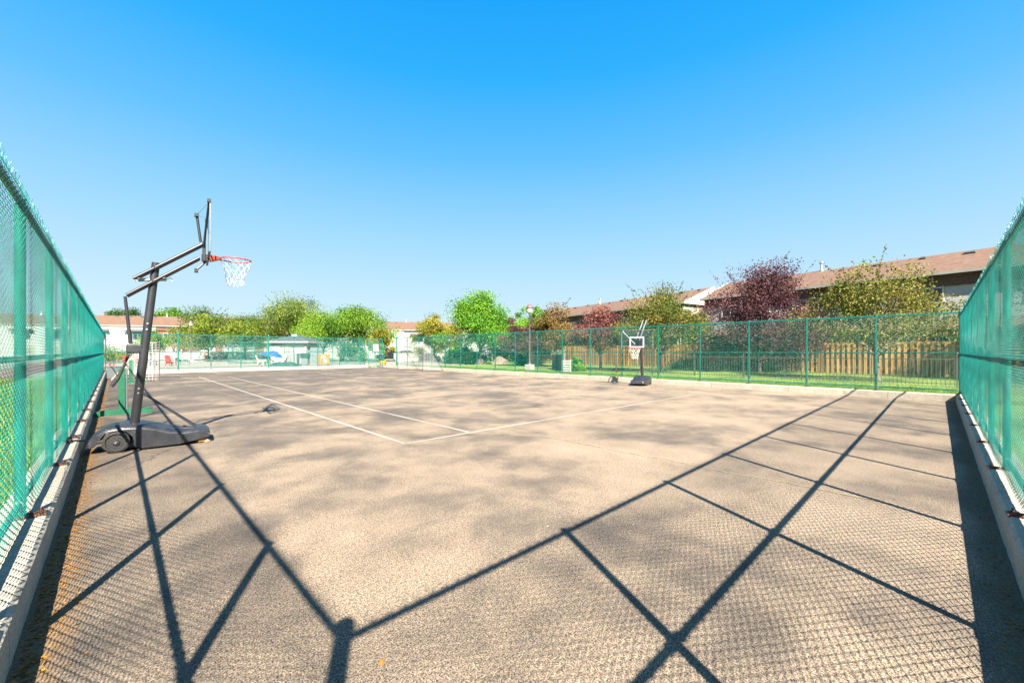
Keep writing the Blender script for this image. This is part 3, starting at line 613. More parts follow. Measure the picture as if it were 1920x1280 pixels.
# ------------------------------------------------------------------ goals
def goal(label, loc, rz, wdt, h, dep):
    t_ = thing('soccer_goal', label, 'goal', loc, rz, 'portable goals with nets'); r_ = 0.022
    # local: opening in the yz plane at x=0, frame goes back to -x
    for y in (0, wdt):
        mb = MB(); mb.rod((0, y, 0.0), (0, y, h), r_, n=8); mb.build('upright', M['rustpole'], t_, True)
        mb = MB(); mb.path([(-0.45, y, h), (-dep, y, 0.03)], r_*0.8, 8); mb.rod((0, y, h), (-0.45, y, h), r_*0.8, n=8); mb.rod((0, y, 0.03), (-dep, y, 0.03), r_*0.8, n=8); mb.build('side_frame', M['rustpole'], t_, True)
    mb = MB(); mb.rod((0, 0, h), (0, wdt, h), r_, n=8); mb.build('crossbar', M['white'], t_, True)
    mb = MB(); mb.rod((-dep, 0, 0.03), (-dep, wdt, 0.03), r_*0.8, n=8); mb.build('rear_bar', M['rustpole'], t_, True)
    mb = MB(); rr = random.Random(5); g = 0.13
    def pt(u, v_):       # back surface: u along the width, v 0 top-front .. 1 bottom-rear
        L1, L2 = 0.45, math.hypot(dep-0.45, h); s_ = v_*(L1+L2)
        sag = 0.10*math.sin(PI*u)*math.sin(PI*v_)
        if s_ < L1: return Vector((-s_, u*wdt, h-sag))
        f = (s_-L1)/L2; return Vector((-0.45-f*(dep-0.45)+sag, u*wdt, h*(1-f)+0.02-sag*0.4))
    nu, nv = int(wdt/g), int((0.45+math.hypot(dep-0.45, h))/g)
    for i in range(nu+1): mb.path([pt(i/nu+rr.uniform(-.006, .006), j/nv) for j in range(0, nv+1)], 0.006, 3, False)
    for j in range(nv+1): mb.path([pt(i/nu, min(1, max(0, j/nv+rr.uniform(-.006, .006)))) for i in range(nu+1)], 0.006, 3, False)
    for y in (0.0, wdt):
        ny = int(h/g)
        for k in range(ny+1):
            z = h*k/ny; xe = -(0.45+(dep-0.45)*(1-z/h)); mb.path([(0, y, z), (xe/2, y+rr.uniform(-.05, .05), z-0.02), (xe, y, z)], 0.006, 3, False)
        for k in range(int(dep/g)):
            x = -k*g; zt = h if -x < 0.45 else h*(1-(-x-0.45)/(dep-0.45)); mb.path([(x, y, 0), (x, y+rr.uniform(-.03, .03), zt/2), (x, y, zt)], 0.006, 3, False)
    mb.build('net', M['netwhite'], t_)
    return t_
goal('metal framed goal with sagging net standing behind the tall hoop', (1.62, 27.1, 0), 0, 3.1, 1.95, 1.75)
goal('rusty framed goal with net standing by the far right corner', (15.85, 29.2, 0), R(180), 3.6, 1.85, 1.75)
# ------------------------------------------------------------------ green T shaped net stands
def tstand(label, loc, w_=1.05):
    t_ = thing('net_stand', label, 'stand', loc, R(2), 'green wooden net stands')
    mb = MB(); mb.prism([(-w_/2, 0), (w_/2-0.02, 0), (w_/2, 0.06), (w_/2-0.12, 0.13), (-w_/2+0.10, 0.12), (-w_/2-0.02, 0.04)], -0.03, 0.03); mb.build('foot', M['greenpaint'], t_)
    mb = MB(); mb.bev((-0.04, 0.06, 0.56), (0.125, 0.05, 1.05), 0.008); mb.build('upright', M['greenpaint'], t_)
    mb = MB(); mb.bev((0.045, 0.07, 0.58), (0.03, 0.08, 1.0), 0.006); mb.build('backing_strip', M['cushion'], t_)
    return t_
tstand('green wooden stand with long foot just behind the tall hoop base', (0.17, 13.45, 0))
tstand('green wooden stand farther off beside the netted goal', (0.60, 26.5, 0), 1.1)
mb = MB(); mb.bev((-0.02, 31.0, 0.32), (0.55, 0.5, 0.62), 0.03); mb.bev((-0.02, 31.0, 0.65), (0.60, 0.55, 0.05), 0.02)
tag(mb.build('storage_bin', M['cushion']), 'dark grey storage bin at the far left corner behind the goal', 'bin')

# ------------------------------------------------------------------ trees
def tree(name, label, loc, h, cw, c0, mat_, nleaf, leaf, bark='bark', ncl=60, sprigs=0, seed=1, cat='tree', group=None, trunkr=0.10, density=0.5, lobes=None, sizez=1.0):
    rr = np.random.default_rng(seed); r2 = random.Random(seed)
    t_ = thing(name, label, cat, loc, 0, group)
    ch = h-c0; rad = cw/2
    # cluster centres inside an uneven ellipsoid built from a few lobes
    nl = lobes or 5
    L = []
    for i in range(nl):
        a = 2*PI*i/nl+r2.uniform(-.5, .5); d = rad*r2.uniform(0.25, 0.58)
        L.append((d*math.cos(a), d*math.sin(a), c0+ch*r2.uniform(0.25, 0.72), rad*r2.uniform(0.38, 0.55), ch*r2.uniform(0.22, 0.34)))
    L.append((0, 0, c0+ch*0.60, rad*0.5, ch*0.40)); L.append((r2.uniform(-.2, .2)*rad, r2.uniform(-.2, .2)*rad, c0+ch*0.75, rad*0.34, ch*0.25))
    C = []
    while len(C) < ncl:
        l_ = L[r2.randrange(len(L))]; q = rr.normal(size=3); q /= np.linalg.norm(q); q *= rr.uniform(0.45, 1.0)**0.5
        C.append((l_[0]+q[0]*l_[3], l_[1]+q[1]*l_[3], l_[2]+q[2]*l_[4]))
    C = np.array(C); cr = rad*0.15
    rq = np.quantile(np.hypot(C[:, 0], C[:, 1]), 0.93); C[:, :2] *= (rad-cr*0.8)/rq
    z0_, z1_ = C[:, 2].min(), C[:, 2].max(); C[:, 2] = c0+cr*0.5+(C[:, 2]-z0_)/(z1_-z0_)*(ch-cr*1.2)
    q_ = np.hypot(C[:, 0], C[:, 1])/rad; C[:, 2] = c0+(C[:, 2]-c0)*(1-(0.42 if group != G2 else 0.22)*q_**1.6*rr.uniform(0.5, 1.2, len(C)))
    gaps = rr.uniform(-PI, PI, 4); az_ = np.arctan2(C[:, 1], C[:, 0]); zf = (C[:, 2]-c0)/ch; zg = rr.uniform(0.2, 0.9, 4)
    keep = np.ones(len(C), bool)
    if group == G2: zg = zg*0+9
    for g_, z_ in zip(gaps, zg): keep &= ~((np.abs((az_-g_+PI) % (2*PI)-PI) < 0.42) & (np.abs(zf-z_) < 0.22) & (q_ > 0.45))
    C = C[keep] if keep.sum() > 12 else C; ncl = len(C)
    # trunk and limbs
    mb = MB(); lean = r2.uniform(-.1, .1)
    zt = c0+ch*0.22
    fork = Vector((lean, 0.05, max(0.3, c0*0.55)))
    mb.path([(0, 0, -0.1), (0.02, 0, 0.05), (lean*0.5, 0.02, fork.z*0.5), fork, (0, 0, c0+ch*0.75)], [trunkr*1.5, trunkr*1.1, trunkr*0.92, trunkr*0.8, trunkr*0.15], 8)
    for k in range(min(26, ncl)):
        c_ = Vector(C[k]); b0 = fork+Vector((0, 0, (c_.z-fork.z)*r2.uniform(0.02, 0.45)))
        midp = b0.lerp(c_, 0.5)+Vector((0, 0, 0.12*ch*r2.uniform(-0.4, 0.6)))
        mb.path([b0, midp, c_], [trunkr*0.38, trunkr*0.22, trunkr*0.06], 5)
    SP = []
    for k in range(sprigs):
        a = r2.uniform(0, 2*PI); base = Vector((rad*0.5*math.cos(a)*r2.random(), rad*0.5*math.sin(a)*r2.random(), c0+ch*r2.uniform(0.55, 0.8)))
        tip = base+Vector((math.cos(a)*rad*r2.uniform(.1, .55), math.sin(a)*rad*r2.uniform(.1, .55), ch*r2.uniform(.2, .42)))
        mb.path([base, base.lerp(tip, 0.5)+Vector((0, 0, 0.05)), tip], [trunkr*0.09, trunkr*0.05, 0.004], 4); SP.append((base, tip))
    mb.build('trunk', M[bark], t_, True)
    # leaves
    n = int(nleaf*2.3); ci = rr.integers(0, len(C), n)
    cz_ = rr.uniform(0.6, 1.35, len(C))[ci][:, None]; P = C[ci]+np.clip(rr.normal(size=(n, 3)), -1.7, 1.7)*cz_*np.array([cr, cr, cr*0.75*sizez])
    ct = rr.uniform(-0.36, 0.36, len(C))[ci]
    if SP:
        m_ = int(min(n*0.05, 34*len(SP))); si = rr.integers(0, len(SP), m_); f = rr.uniform(0.1, 1, m_)[:, None]
        A = np.array([list(a) for a, b_ in SP])[si]; B = np.array([list(b_) for a, b_ in SP])[si]
        P[:m_] = A+(B-A)*f+np.clip(rr.normal(size=(m_, 3)), -2, 2)*0.05*(1.3-f)
    tint = np.clip(0.48+ct+rr.normal(size=n)*0.13, 0, 1)
    s_ = leaf*0.85*rr.uniform(0.45, 1.4, n)[:, None]
    U = rr.normal(size=(n, 3)); U /= np.linalg.norm(U, axis=1)[:, None]
    Vv = rr.normal(size=(n, 3)); Vv -= (Vv*U).sum(1)[:, None]*U; Vv /= np.linalg.norm(Vv, axis=1)[:, None]
    Q = np.stack([P-U*s_*0.5, P+Vv*s_*0.3, P+U*s_*0.5, P-Vv*s_*0.3], axis=1).reshape(-1, 3)
    me = bpy.data.meshes.new('crown'); me.vertices.add(4*n); me.vertices.foreach_set('co', Q.ravel())
    me.loops.add(4*n); me.loops.foreach_set('vertex_index', np.arange(4*n, dtype=np.int32))
    me.polygons.add(n); me.polygons.foreach_set('loop_start', np.arange(0, 4*n, 4, dtype=np.int32)); me.polygons.foreach_set('loop_total', np.full(n, 4, dtype=np.int32))
    me.attributes.new('tint', 'FLOAT', 'FACE').data.foreach_set('value', tint.astype(np.float32))
    me.materials.append(M[mat_]); me.update()
    o = bpy.data.objects.new('crown', me); COL.objects.link(o); o.parent = t_
    return t_
G1 = 'trees on the lawn beyond the right fence'; G2 = 'trees beyond the pool deck'
tree('leafy_tree', 'yellow green tree with russet tips nearest the right edge above the fence', W(1646, 19.3, 0.1), 5.5, 6.3, 1.9, 'leaf_mixed', 10000, 0.12, 'palebark', 90, 8, 21, group=G1, trunkr=0.11, lobes=6)
tree('plum_tree', 'large dark purple leaved plum tree standing before the town houses', W(1424, 26.5, 0.1), 6.9, 7.0, 0.7, 'leaf_plum', 17000, 0.13, 'bark', 100, 16, 33, group=G1, trunkr=0.13, lobes=6)
tree('leafy_tree', 'olive green bushy tree rising directly behind the low basketball hoop', W(1240, 27.5, 0.1), 5.7, 6.0, 1.7, 'leaf_mixed', 11000, 0.13, 'bark', 80, 12, 5, group=G1)
tree('plum_tree', 'low rose red leaved tree left of the low basketball hoop', W(1126, 30.5, 0.1), 4.5, 5.0, 1.9, 'leaf_rose', 11000, 0.13, 'bark', 60, 7, 8, group=G1)
tree('leafy_tree', 'small tree with mixed rust and green leaves right of the nearest lamp', W(1042, 36, 0.1), 5.3, 5.6, 1.8, 'leaf_rust', 10000, 0.15, 'bark', 60, 6, 9, group=G1)
tree('plum_tree', 'purplish tree directly behind the nearest lamp post', W(990, 38, 0.1), 4.9, 5.0, 1.1, 'leaf_plum', 8000, 0.15, 'bark', 50, 3, 10, group=G1)
tree('leafy_tree', 'large bright green round crowned tree with pale forked trunk', W(900, 46, 0.1), 7.9, 9.0, 2.0, 'leaf_bright', 19000, 0.20, 'palebark', 110, 0, 12, group=G1, trunkr=0.16, lobes=7)
tree('leafy_tree', 'green tree peeping up behind the nearest lantern', W(985, 60, 0.0), 8.2, 5.6, 2.4, 'leaf_bright', 6000, 0.24, 'bark', 50, 0, 13, group=G2)
tree('leafy_tree', 'golden yellow tree left of the large bright green tree', W(815, 54, 0.0), 6.3, 6.0, 1.2, 'leaf_yellow', 10000, 0.20, 'bark', 70, 0, 14, group=G2)
tree('leafy_tree', 'lime green spreading tree right of the pool house', W(676, 60, 0.0), 7.9, 10.6, 2.2, 'leaf_lime', 12000, 0.23, 'bark', 80, 5, 15, group=G2, trunkr=0.15)
tree('leafy_tree', 'lime green lower tree between the olive tree and the gate', W(606, 58, 0.0), 6.6, 9.5, 2.0, 'leaf_lime', 9000, 0.22, 'bark', 60, 2, 16, group=G2)
tree('leafy_tree', 'tall olive tree rising behind the white pool house', W(543, 68, 0.0), 10.5, 11.0, 2.2, 'leaf_olive', 13000, 0.25, 'bark', 90, 5, 17, group=G2, trunkr=0.16)
tree('leafy_tree', 'olive tree with thin top left of the tall olive tree', W(460, 70, 0.0), 7.6, 10.0, 2.0, 'leaf_olive', 10000, 0.25, 'bark', 70, 3, 18, group=G2)
tree('leafy_tree', 'olive tree directly behind the lamp post on the pool deck', W(392, 68, 0.0), 8.4, 11.0, 2.3, 'leaf_olive', 11000, 0.25, 'bark', 70, 6, 19, group=G2)
tree('leafy_tree', 'small lime green tree before the brick house behind the tall hoop pole', W(282, 62, 0.0), 4.6, 4.6, 1.0, 'leaf_lime', 7000, 0.2, 'bark', 50, 0, 20, group=G2)
tree('leafy_tree', 'dark green tree top above the roof left of the tall hoop pole', W(233, 100, 0.0), 12.2, 8.5, 4.0, 'leaf_dark', 6000, 0.4, 'bark', 60, 0, 22, group=G2)
tree('leafy_tree', 'bright green tree top above the roof right of the tall hoop pole', W(315, 98, 0.0), 11.6, 9.5, 4.0, 'leaf_lime', 6000, 0.4, 'bark', 60, 0, 23, group=G2)
tree('leafy_tree', 'yellow shrub like tree just right of the gate', W(717, 56, 0.0), 4.6, 3.6, 1.0, 'leaf_yellow', 5000, 0.2, 'bark', 40, 0, 24, group=G2)
tree('leafy_tree', 'pale green tree top showing over the town house ridge', W(1628, 48, 0.0), 12.1, 4.5, 5, 'leaf_lime', 3500, 0.25, 'bark', 30, 0, 25, group=G1)
tree('plum_tree', 'purple leaved tree mostly hidden behind the right hand fence', (29.4, -5.2, 0.1), 6.3, 6.0, 1.6, 'leaf_plum', 9000, 0.13, 'bark', 60, 6, 41, group=G1)
# shrubs
G3 = 'shrubs round the court'
for i, (px, Z, h_, cw_, mt, lab) in enumerate([(872, 47, 1.9, 5.0, 'leaf_dark', 'dark green shrub left of the pale forked trunk'), (935, 49, 2.6, 6.0, 'leaf_dark', 'dark green shrub right of the pale forked trunk'),
        (1080, 29, 1.1, 1.3, 'leaf_bright', 'small bright green shrub against the cedar fence'), (1286, 33, 0.9, 2.4, 'leaf_dark', 'dark low shrub below the olive tree'),
        (1430, 29, 1.0, 3.4, 'leaf_dark', 'dark low shrub below the plum tree'), (1010, 39, 1.8, 2.4, 'leaf_bright', 'climbing green shrub beside the nearest lamp post'), (975, 41, 2.0, 2.2, 'leaf_dark', 'dark shrub left of the nearest lamp post'),
        (655, 57, 2.4, 4.5, 'leaf_dark', 'dark shrub behind the gate'), (205, 60, 1.9, 7, 'leaf_olive', 'clipped shrub by the white garage at far left'), (850, 62, 2.6, 9, 'leaf_bright', 'green shrub behind the low white wall')]):
    tree('shrub', lab, W(px, Z, 0.08), h_, cw_, 0.05, mt, 2600, 0.14 if Z < 40 else 0.2, 'bark', 34, 0, 60+i, 'shrub', G3, 0.03)
for i, (x, y, h_, mt) in enumerate([(-2.4, 2.2, 1.5, 'leaf_dark'), (-2.8, 5.2, 1.7, 'leaf_olive'), (-2.6, 8.6, 1.4, 'leaf_dark'), (-5.0, 15, 2.0, 'leaf_bright'), (-4.6, 21, 1.6, 'leaf_yellow')]):
    tree('shrub', ['dark green shrub outside the left fence nearest the viewer', 'olive shrub outside the left fence, second from the viewer', 'dark low shrub outside the left fence level with the tall hoop', 'tall green shrub outside the left fence beyond the tall hoop', 'yellowish shrub outside the left fence farthest from the viewer'][i], (x, y, 0), h_, 2.3, 0.1, mt, 4000, 0.10, 'bark', 40, 0, 80+i, 'shrub', G3, 0.03)
# ------------------------------------------------------------------ town houses
def window(t_, x, z, w_, h_, y=0.0, mull=1, frame='white'):
    mb = MB(); q = 0.07
    mb.box((x, y-0.02, z+h_/2-q/2), (w_, 0.10, q)); mb.box((x, y-0.03, z-h_/2+q/2-0.02), (w_+0.12, 0.14, q))
    for sx in (-1, 1): mb.box((x+sx*(w_/2-q/2), y-0.02, z), (q, 0.10, h_-2*q))
    for k in range(mull): mb.box((x-w_/2+w_*(k+1)/(mull+1), y-0.022, z), (0.05, 0.08, h_-2*q))
    f = mb.build('window', M[frame], t_)
    mb = MB(); mb.box((x, y+0.0, z), (w_-q, 0.03, h_-q)); mb.build('pane', M['glassdark'], f); return f
def houses(label, loc, ang, L, depth, ez, rz_, units, ul, group='rows of town houses', vents=True, gableleft=True):
    t_ = thing('town_house_row', label, 'house', loc, ang, group)
    # wall blocks per unit so finishes change along the row
    wallb = {'brick': MB(), 'siding': MB()}; x = 0; k = 0; bands = MB(); porch = MB(); doors = MB()
    while x < L-0.1:
        u = units[k % len(units)]; x1 = min(L, x+ul); off = 0.0 if u != 'S' else -0.25
        mat_ = 'siding' if u in ('S', 'W') else 'brick'
        cx = (x+x1)/2; wd = x1-x-0.004
        if u == 'R':      # rear elevation: shingle band, white upper wall, brick below with porch roof
            wallb['siding'].box((cx, depth/2, (ez+3.0)/2), (wd, depth, ez-3.0-0.0)) if False else wallb['siding'].box((cx, depth/2, 3.0+(ez-3.0)/2), (wd, depth, ez-3.0))
            wallb['brick'].box((cx, depth/2, 1.5), (wd, depth-0.01, 3.0-0.004))
            bands.box((cx, -0.04, ez-0.52), (wd, 0.09, 0.62))
            porch = MB(); porch.add([(x+0.02, -0.05, 3.42), (x1-0.02, -0.05, 3.42), (x1-0.02, -1.35, 2.86), (x+0.02, -1.35, 2.86), (x+0.02, -0.05, 3.30), (x1-0.02, -0.05, 3.30), (x1-0.02, -1.35, 2.74), (x+0.02, -1.35, 2.74)], [(0, 1, 2, 3), (7, 6, 5, 4), (0, 3, 7, 4), (1, 5, 6, 2), (3, 2, 6, 7), (0, 4, 5, 1)]); porch.build('porch_roof', M['roof'], t_)
            window(t_, cx-0.1, ez-1.32, 2.3, 0.95, -0.02, 2); window(t_, cx-1.0, 1.75, 1.3, 1.2, -0.02, 1)
            mb = MB(); mb.box((cx+1.1, -0.03, 1.15), (1.0, 0.06, 2.2)); mb.build('door', M['glassdark'], t_)
        else:
            wallb[mat_].box((cx, depth/2+off, ez/2), (wd, depth, ez))
            if u == 'S' or u == 'W':
                window(t_, cx-0.4, ez-1.9, 2.3, 1.5, off-0.02, 2)
                porch = MB(); porch.add([(cx-1.8, off, ez-0.75), (cx+1.0, off, ez-0.75), (cx+1.3, off-0.6, ez-1.12), (cx-2.1, off-0.6, ez-1.12), (cx-1.8, off, ez-0.8), (cx+1.0, off, ez-0.8), (cx+1.3, off-0.6, ez-1.17), (cx-2.1, off-0.6, ez-1.17)], [(0, 1, 2, 3), (7, 6, 5, 4), (0, 3, 7, 4), (1, 5, 6, 2), (3, 2, 6, 7)]); porch.build('bay_roof', M['greyroof'], t_)
                mb = MB(); mb.box((cx, off-0.02, 1.2), (2.6, 0.06, 2.2)); [mb.box((cx, off-0.06, 0.35+q*0.55), (2.5, 0.03, 0.45)) for q in range(4)]; mb.build('garage_door', M['gutter'], t_)
            else:
                bands.box((cx, -0.10, ez-0.5), (wd, 0.22, 0.85)); window(t_, cx-1.3, ez-2.0, 0.7, 1.3, -0.02, 0); window(t_, cx+0.6, ez-2.0, 0.7, 1.3, -0.02, 0)
                mb = MB(); mb.box((cx, -0.02, 1.15), (2.6, 0.06, 2.2)); mb.build('garage_door', M['white'], t_)
        mb = MB(); mb.rod((x1-0.15, -0.14, ez-0.15), (x1-0.15, -0.14, 0.2), 0.05, n=6); mb.build('downpipe', M['white'], t_)
        x += ul; k += 1
    for kx, b_ in wallb.items():
        if b_.v: b_.build('wall', M[kx], t_)
    if bands.v: bands.build('shingle_band', M['shingleband'], t_)
    ov = 0.16
    def z_at(y): return ez+(rz_-ez)*((y+ov)/(depth/2+ov))
    mb = MB(); ym = depth/2
    mb.add([(-0.3, -ov, ez), (L+0.3, -ov, ez), (L+0.3, ym, rz_), (-0.3, ym, rz_), (-0.3, depth+ov, ez), (L+0.3, depth+ov, ez)], [(0, 1, 2, 3), (3, 2, 5, 4)])
    mb.add([(-0.3, -ov, ez-0.14), (L+0.3, -ov, ez-0.14), (L+0.3, depth+ov, ez-0.14), (-0.3, depth+ov, ez-0.14)], [(3, 2, 1, 0)])
    roof = mb.build('roof', M['roof'], t_)
    mb = MB(); mb.box((L/2, -ov-0.05, ez-0.06), (L+0.6, 0.12, 0.17)); mb.build('gutter', M['gutter'], t_)
    for xx in (-0.32, L+0.32):
        mb = MB(); mb.add([(xx-0.03, -ov-0.08, ez-0.16), (xx+0.03, -ov-0.08, ez-0.16), (xx+0.03, ym, rz_-0.16), (xx-0.03, ym, rz_-0.16), (xx-0.03, -ov-0.08, ez+0.08), (xx+0.03, -ov-0.08, ez+0.08), (xx+0.03, ym, rz_+0.08), (xx-0.03, ym, rz_+0.08)], [(0, 1, 2, 3), (7, 6, 5, 4), (0, 4, 5, 1), (1, 5, 6, 2), (3, 7, 4, 0), (2, 6, 7, 3)])
        mb.add([(xx, -ov, ez-0.14), (xx, depth+ov, ez-0.14), (xx, ym, rz_-0.05)], [(0, 1, 2)]); mb.build('rake_board', M['white'], t_)
    mb = MB(); mb.box((L/2, -0.2, ez-0.16), (L+0.4, 0.5, 0.02)); mb.build('soffit', M['soffitbrown'], t_)
    if vents:
        r2 = random.Random(int(L*10)); n = int(L/2.0)
        for k in range(n):
            xx = (k+0.5)*L/n+r2.uniform(-.3, .3); yy = ym*r2.uniform(0.80, 0.93); zz = z_at(yy); sl = math.atan2(rz_-ez, ym+ov)
            mb = MB()
            if k % 5 == 3:
                mb.lathe((xx, ym-0.15, rz_-0.1), [(0.14, 0), (0.14, 0.10), (0.085, 0.16), (0.085, 0.62), (0.15, 0.64), (0.15, 0.76), (0.05, 0.80)], 12); mb.build('flue_pipe', M['steel' if k % 2 else 'rustpole'], roof, True)
            else:
                mb.bev((xx, yy, zz+0.07), (0.52 if k % 2 else 0.3, 0.36, 0.12), 0.02, (sl, 0, 0)); mb.build('roof_vent', M['iron'], roof)
    return t_
def rowang(a): return math.atan2(-math.cos(R(a)), -math.sin(R(a)))
houses('nearest town house row with brown roof behind the purple plum tree', (38.25, 14.6, 0), rowang(9.6), 22.5, 9.0, 6.2, 8.05, 'R', 5.6)
houses('second town house row with brown roof behind the rose red tree', (45.0, 40, 0), rowang(13.5), 23.5, 9.0, 6.2, 8.0, 'R', 5.8)
a2 = math.atan2(-0.50, 0.866)
p = W(190, 74.5); houses('white and brick town house row behind the pool at far left', (p[0]-0.866*19, p[1]+0.5*19, 0), a2, 66, 9.5, 6.2, 8.3, ['S', 'S', 'S', 'S', 'S', 'B', 'B', 'S', 'B', 'S'], 5.5)
p = W(700, 90); houses('white town house row between the gate and the golden tree', (p[0], p[1], 0), a2, 34, 9.5, 6.2, 8.3, ['S', 'W', 'B'], 6.5)

# ------------------------------------------------------------------ fences, lamps and other things beyond
def boardfence(label, pts, h, z0, name='wooden_fence', mat_='boards', bw=0.14, cat='fence'):
    t_ = thing(name, label, cat, (pts[0][0], pts[0][1], z0), 0); ox, oy = pts[0]
    for (xa, ya), (xb, yb) in zip(pts[:-1], pts[1:]):
        L = math.hypot(xb-xa, yb-ya); a = math.atan2(yb-ya, xb-xa); n = int(L/(bw*0.93)); mb = MB(); ps = MB()
        for k in range(n):
            d = (k+0.5)*L/n; off = 0.035 if k % 2 else -0.035; hh = h+random.uniform(-0.015, 0.02)
            mb.box((xa-ox+math.cos(a)*d-math.sin(a)*off, ya-oy+math.sin(a)*d+math.cos(a)*off, hh/2+0.04), (bw*0.97, 0.02, hh), (0, random.uniform(-.006, .006), a), random.random())
        for z in (0.4, h-0.35): mb.box((xa-ox+math.cos(a)*L/2, ya-oy+math.sin(a)*L/2, z), (L, 0.045, 0.09), (0, 0, a), 0.3)
        mb.build('boards', M[mat_], t_)
        m_ = max(1, int(L/2.4))
        for k in range(m_+1):
            ps = MB(); ps.box((xa-ox+math.cos(a)*L*k/m_, ya-oy+math.sin(a)*L*k/m_, h/2+0.05), (0.1, 0.12, h+0.12), (0, 0, a), 0.2); ps.build('post', M[mat_], t_)
    return t_
boardfence('tall cedar board fence behind the trees beyond the right fence', [(30.6, -7), (31.6, 2.5), (33.0, 16), (36.2, 34.5)], 1.86, 0.12)
a_ = W(1036, 33); b_ = W(1058, 27.5)
boardfence('short weathered grey board fence left of the white rack', [(a_[0], a_[1]), (b_[0], b_[1])], 1.35, 0.1, 'wooden_fence', 'greywood')
# iron picket fence
pf = thing('picket_fence', 'low thin iron picket fence on the lawn before the cedar fence', 'fence', (23.4, -3.0, 0.1))
mb = MB(); L = 25
for z in (0.12, 1.08): mb.box((0, L/2, z), (0.03, L, 0.035))
mb.build('rails', M['iron'], pf); mb = MB()
for k in range(int(L/0.125)): mb.box((0, k*0.125+0.06, 0.58), (0.016, 0.016, 1.12))
o = mb.build('pickets', M['iron'], pf); o['kind'] = 'stuff'
for k in range(11):
    mb = MB(); mb.box((0, k*2.5, 0.62), (0.04, 0.04, 1.3)); mb.lathe((0, k*2.5, 1.27), [(0.03, 0), (0.04, 0.03), (0.01, 0.08)], 8); mb.build('post', M['iron'], pf)
# low white walls
def wall(label, p0, p1, h, th=0.25, name='low_wall', mat_='whiteconc'):
    L = math.hypot(p1[0]-p0[0], p1[1]-p0[1]); a = math.atan2(p1[1]-p0[1], p1[0]-p0[0])
    t_ = thing(name, label, 'wall', (p0[0], p0[1], 0), a)
    mb = MB(); n = max(1, int(L/6))
    for k in range(n): mb.box((L*(k+0.5)/n, 0, h/2), (L/n-0.02, th, h))
    mb.build('wall_panel', M[mat_], t_); mb = MB(); mb.box((L/2, 0, h+0.04), (L+0.05, th+0.08, 0.08)); mb.build('coping', M[mat_], t_); return t_
wall('long low white wall along the back of the pool', W(170, 70), W(655, 84)[:2], 1.32)
wall('low white wall behind the lawn left of the large green tree', W(738, 58), W(848, 62)[:2], 1.15)
# pool fence behind the deck: lower green chain link
def lowfence(label, p0, p1, h, bays, name='chain_link_fence'):
    L = math.hypot(p1[0]-p0[0], p1[1]-p0[1]); a = math.atan2(p1[1]-p0[1], p1[0]-p0[0])
    t_ = thing(name, label, 'fence', (p0[0], p0[1], 0.0), a, 'green pool fences')
    pm = None
    for k in range(bays+1):
        if pm is None: mb = MB(); mb.rod((0, 0, 0), (0, 0, h), 0.04, n=8); pm = mb.build('post', M['vinyl'], t_, True)
        else: link_copy(pm, t_).location = (L*k/bays, 0, 0)
    for nm, z in (('top_rail', h-0.02), ('bottom_rail', 0.1)):
        mb = MB(); mb.rod((0, 0, z), (L, 0, z), 0.03, n=6); mb.build(nm, M['vinyl'], t_)
    for k in range(bays):
        o = bpy.data.objects.new('chain_link', CH[k % 2]); COL.objects.link(o); o.parent = t_; o.location = (L*k/bays, 0, 0.02); o.scale = (L/bays/BW, 1, (h-0.05)/HP)
    return t_
lowfence('green chain link pool fence standing behind the long white wall', W(180, 72), W(500, 78)[:2], 3.2, 14)
lowfence('green chain link pool fence right of the pool house', W(596, 47), W(720, 53)[:2], 2.5, 5)
lowfence('green chain link pool fence side run left of the blue umbrella', W(428, 50), W(502, 47)[:2], 2.6, 3)
# lamps
def lamp(label, loc, h=4.3, group='lamp posts with lanterns', block=True):
    t_ = thing('street_lamp', label, 'lamp post', loc, 0.2, group)
    if block: mb = MB(); mb.bev((0, 0, 0.20), (0.55, 0.55, 0.42), 0.03); mb.build('base_block', M['whiteconc'], t_)
    z0 = 0.40 if block else 0
    mb = MB(); mb.lathe((0, 0, z0), [(0.13, 0), (0.13, 0.05), (0.085, 0.10), (0.062, 0.2), (0.052, h-0.5-z0), (0.07, h-0.48-z0), (0.05, h-0.42-z0)], 12); mb.build('pole', M['mauve'], t_, True)
    mb = MB(); mb.lathe((0, 0, h-0.42), [(0.09, 0), (0.20, 0.12), (0.22, 0.40)], 8); la = mb.build('lantern_glass', M['lampglass'], t_)
    mb = MB(); mb.lathe((0, 0, h-0.02), [(0.27, 0), (0.27, 0.05), (0.16, 0.22), (0.05, 0.28), (0.03, 0.36)], 12); mb.lathe((0, 0, h-0.46), [(0.06, 0), (0.11, 0.05)], 8); mb.build('lantern_cap', M['mauve'], t_, True)
    return t_
lamp('brown lamp post with lantern on a white block beyond the right fence', W(993, 30.5, 0.1), 4.6)
lamp('brown lamp post on the pool deck before the olive tree', W(358, 53, 0.04), 5.1)
lamp('brown lamp post before the low white wall by the large green tree', W(843, 50, 0.0), 3.0)
lt = thing('floodlight', 'thin white pole with round lamp above the pool house', 'lamp', W(578, 58, 0)); mb = MB(); mb.rod((0, 0, 0), (0, 0, 4.1), 0.05, n=8); mb.build('pole', M['white'], lt); mb = MB(); mb.lathe((0, 0, 4.05), [(0.06, 0), (0.2, 0.1), (0.2, 0.22), (0.05, 0.32)], 10); mb.build('lamp_head', M['lampglass'], lt, True)
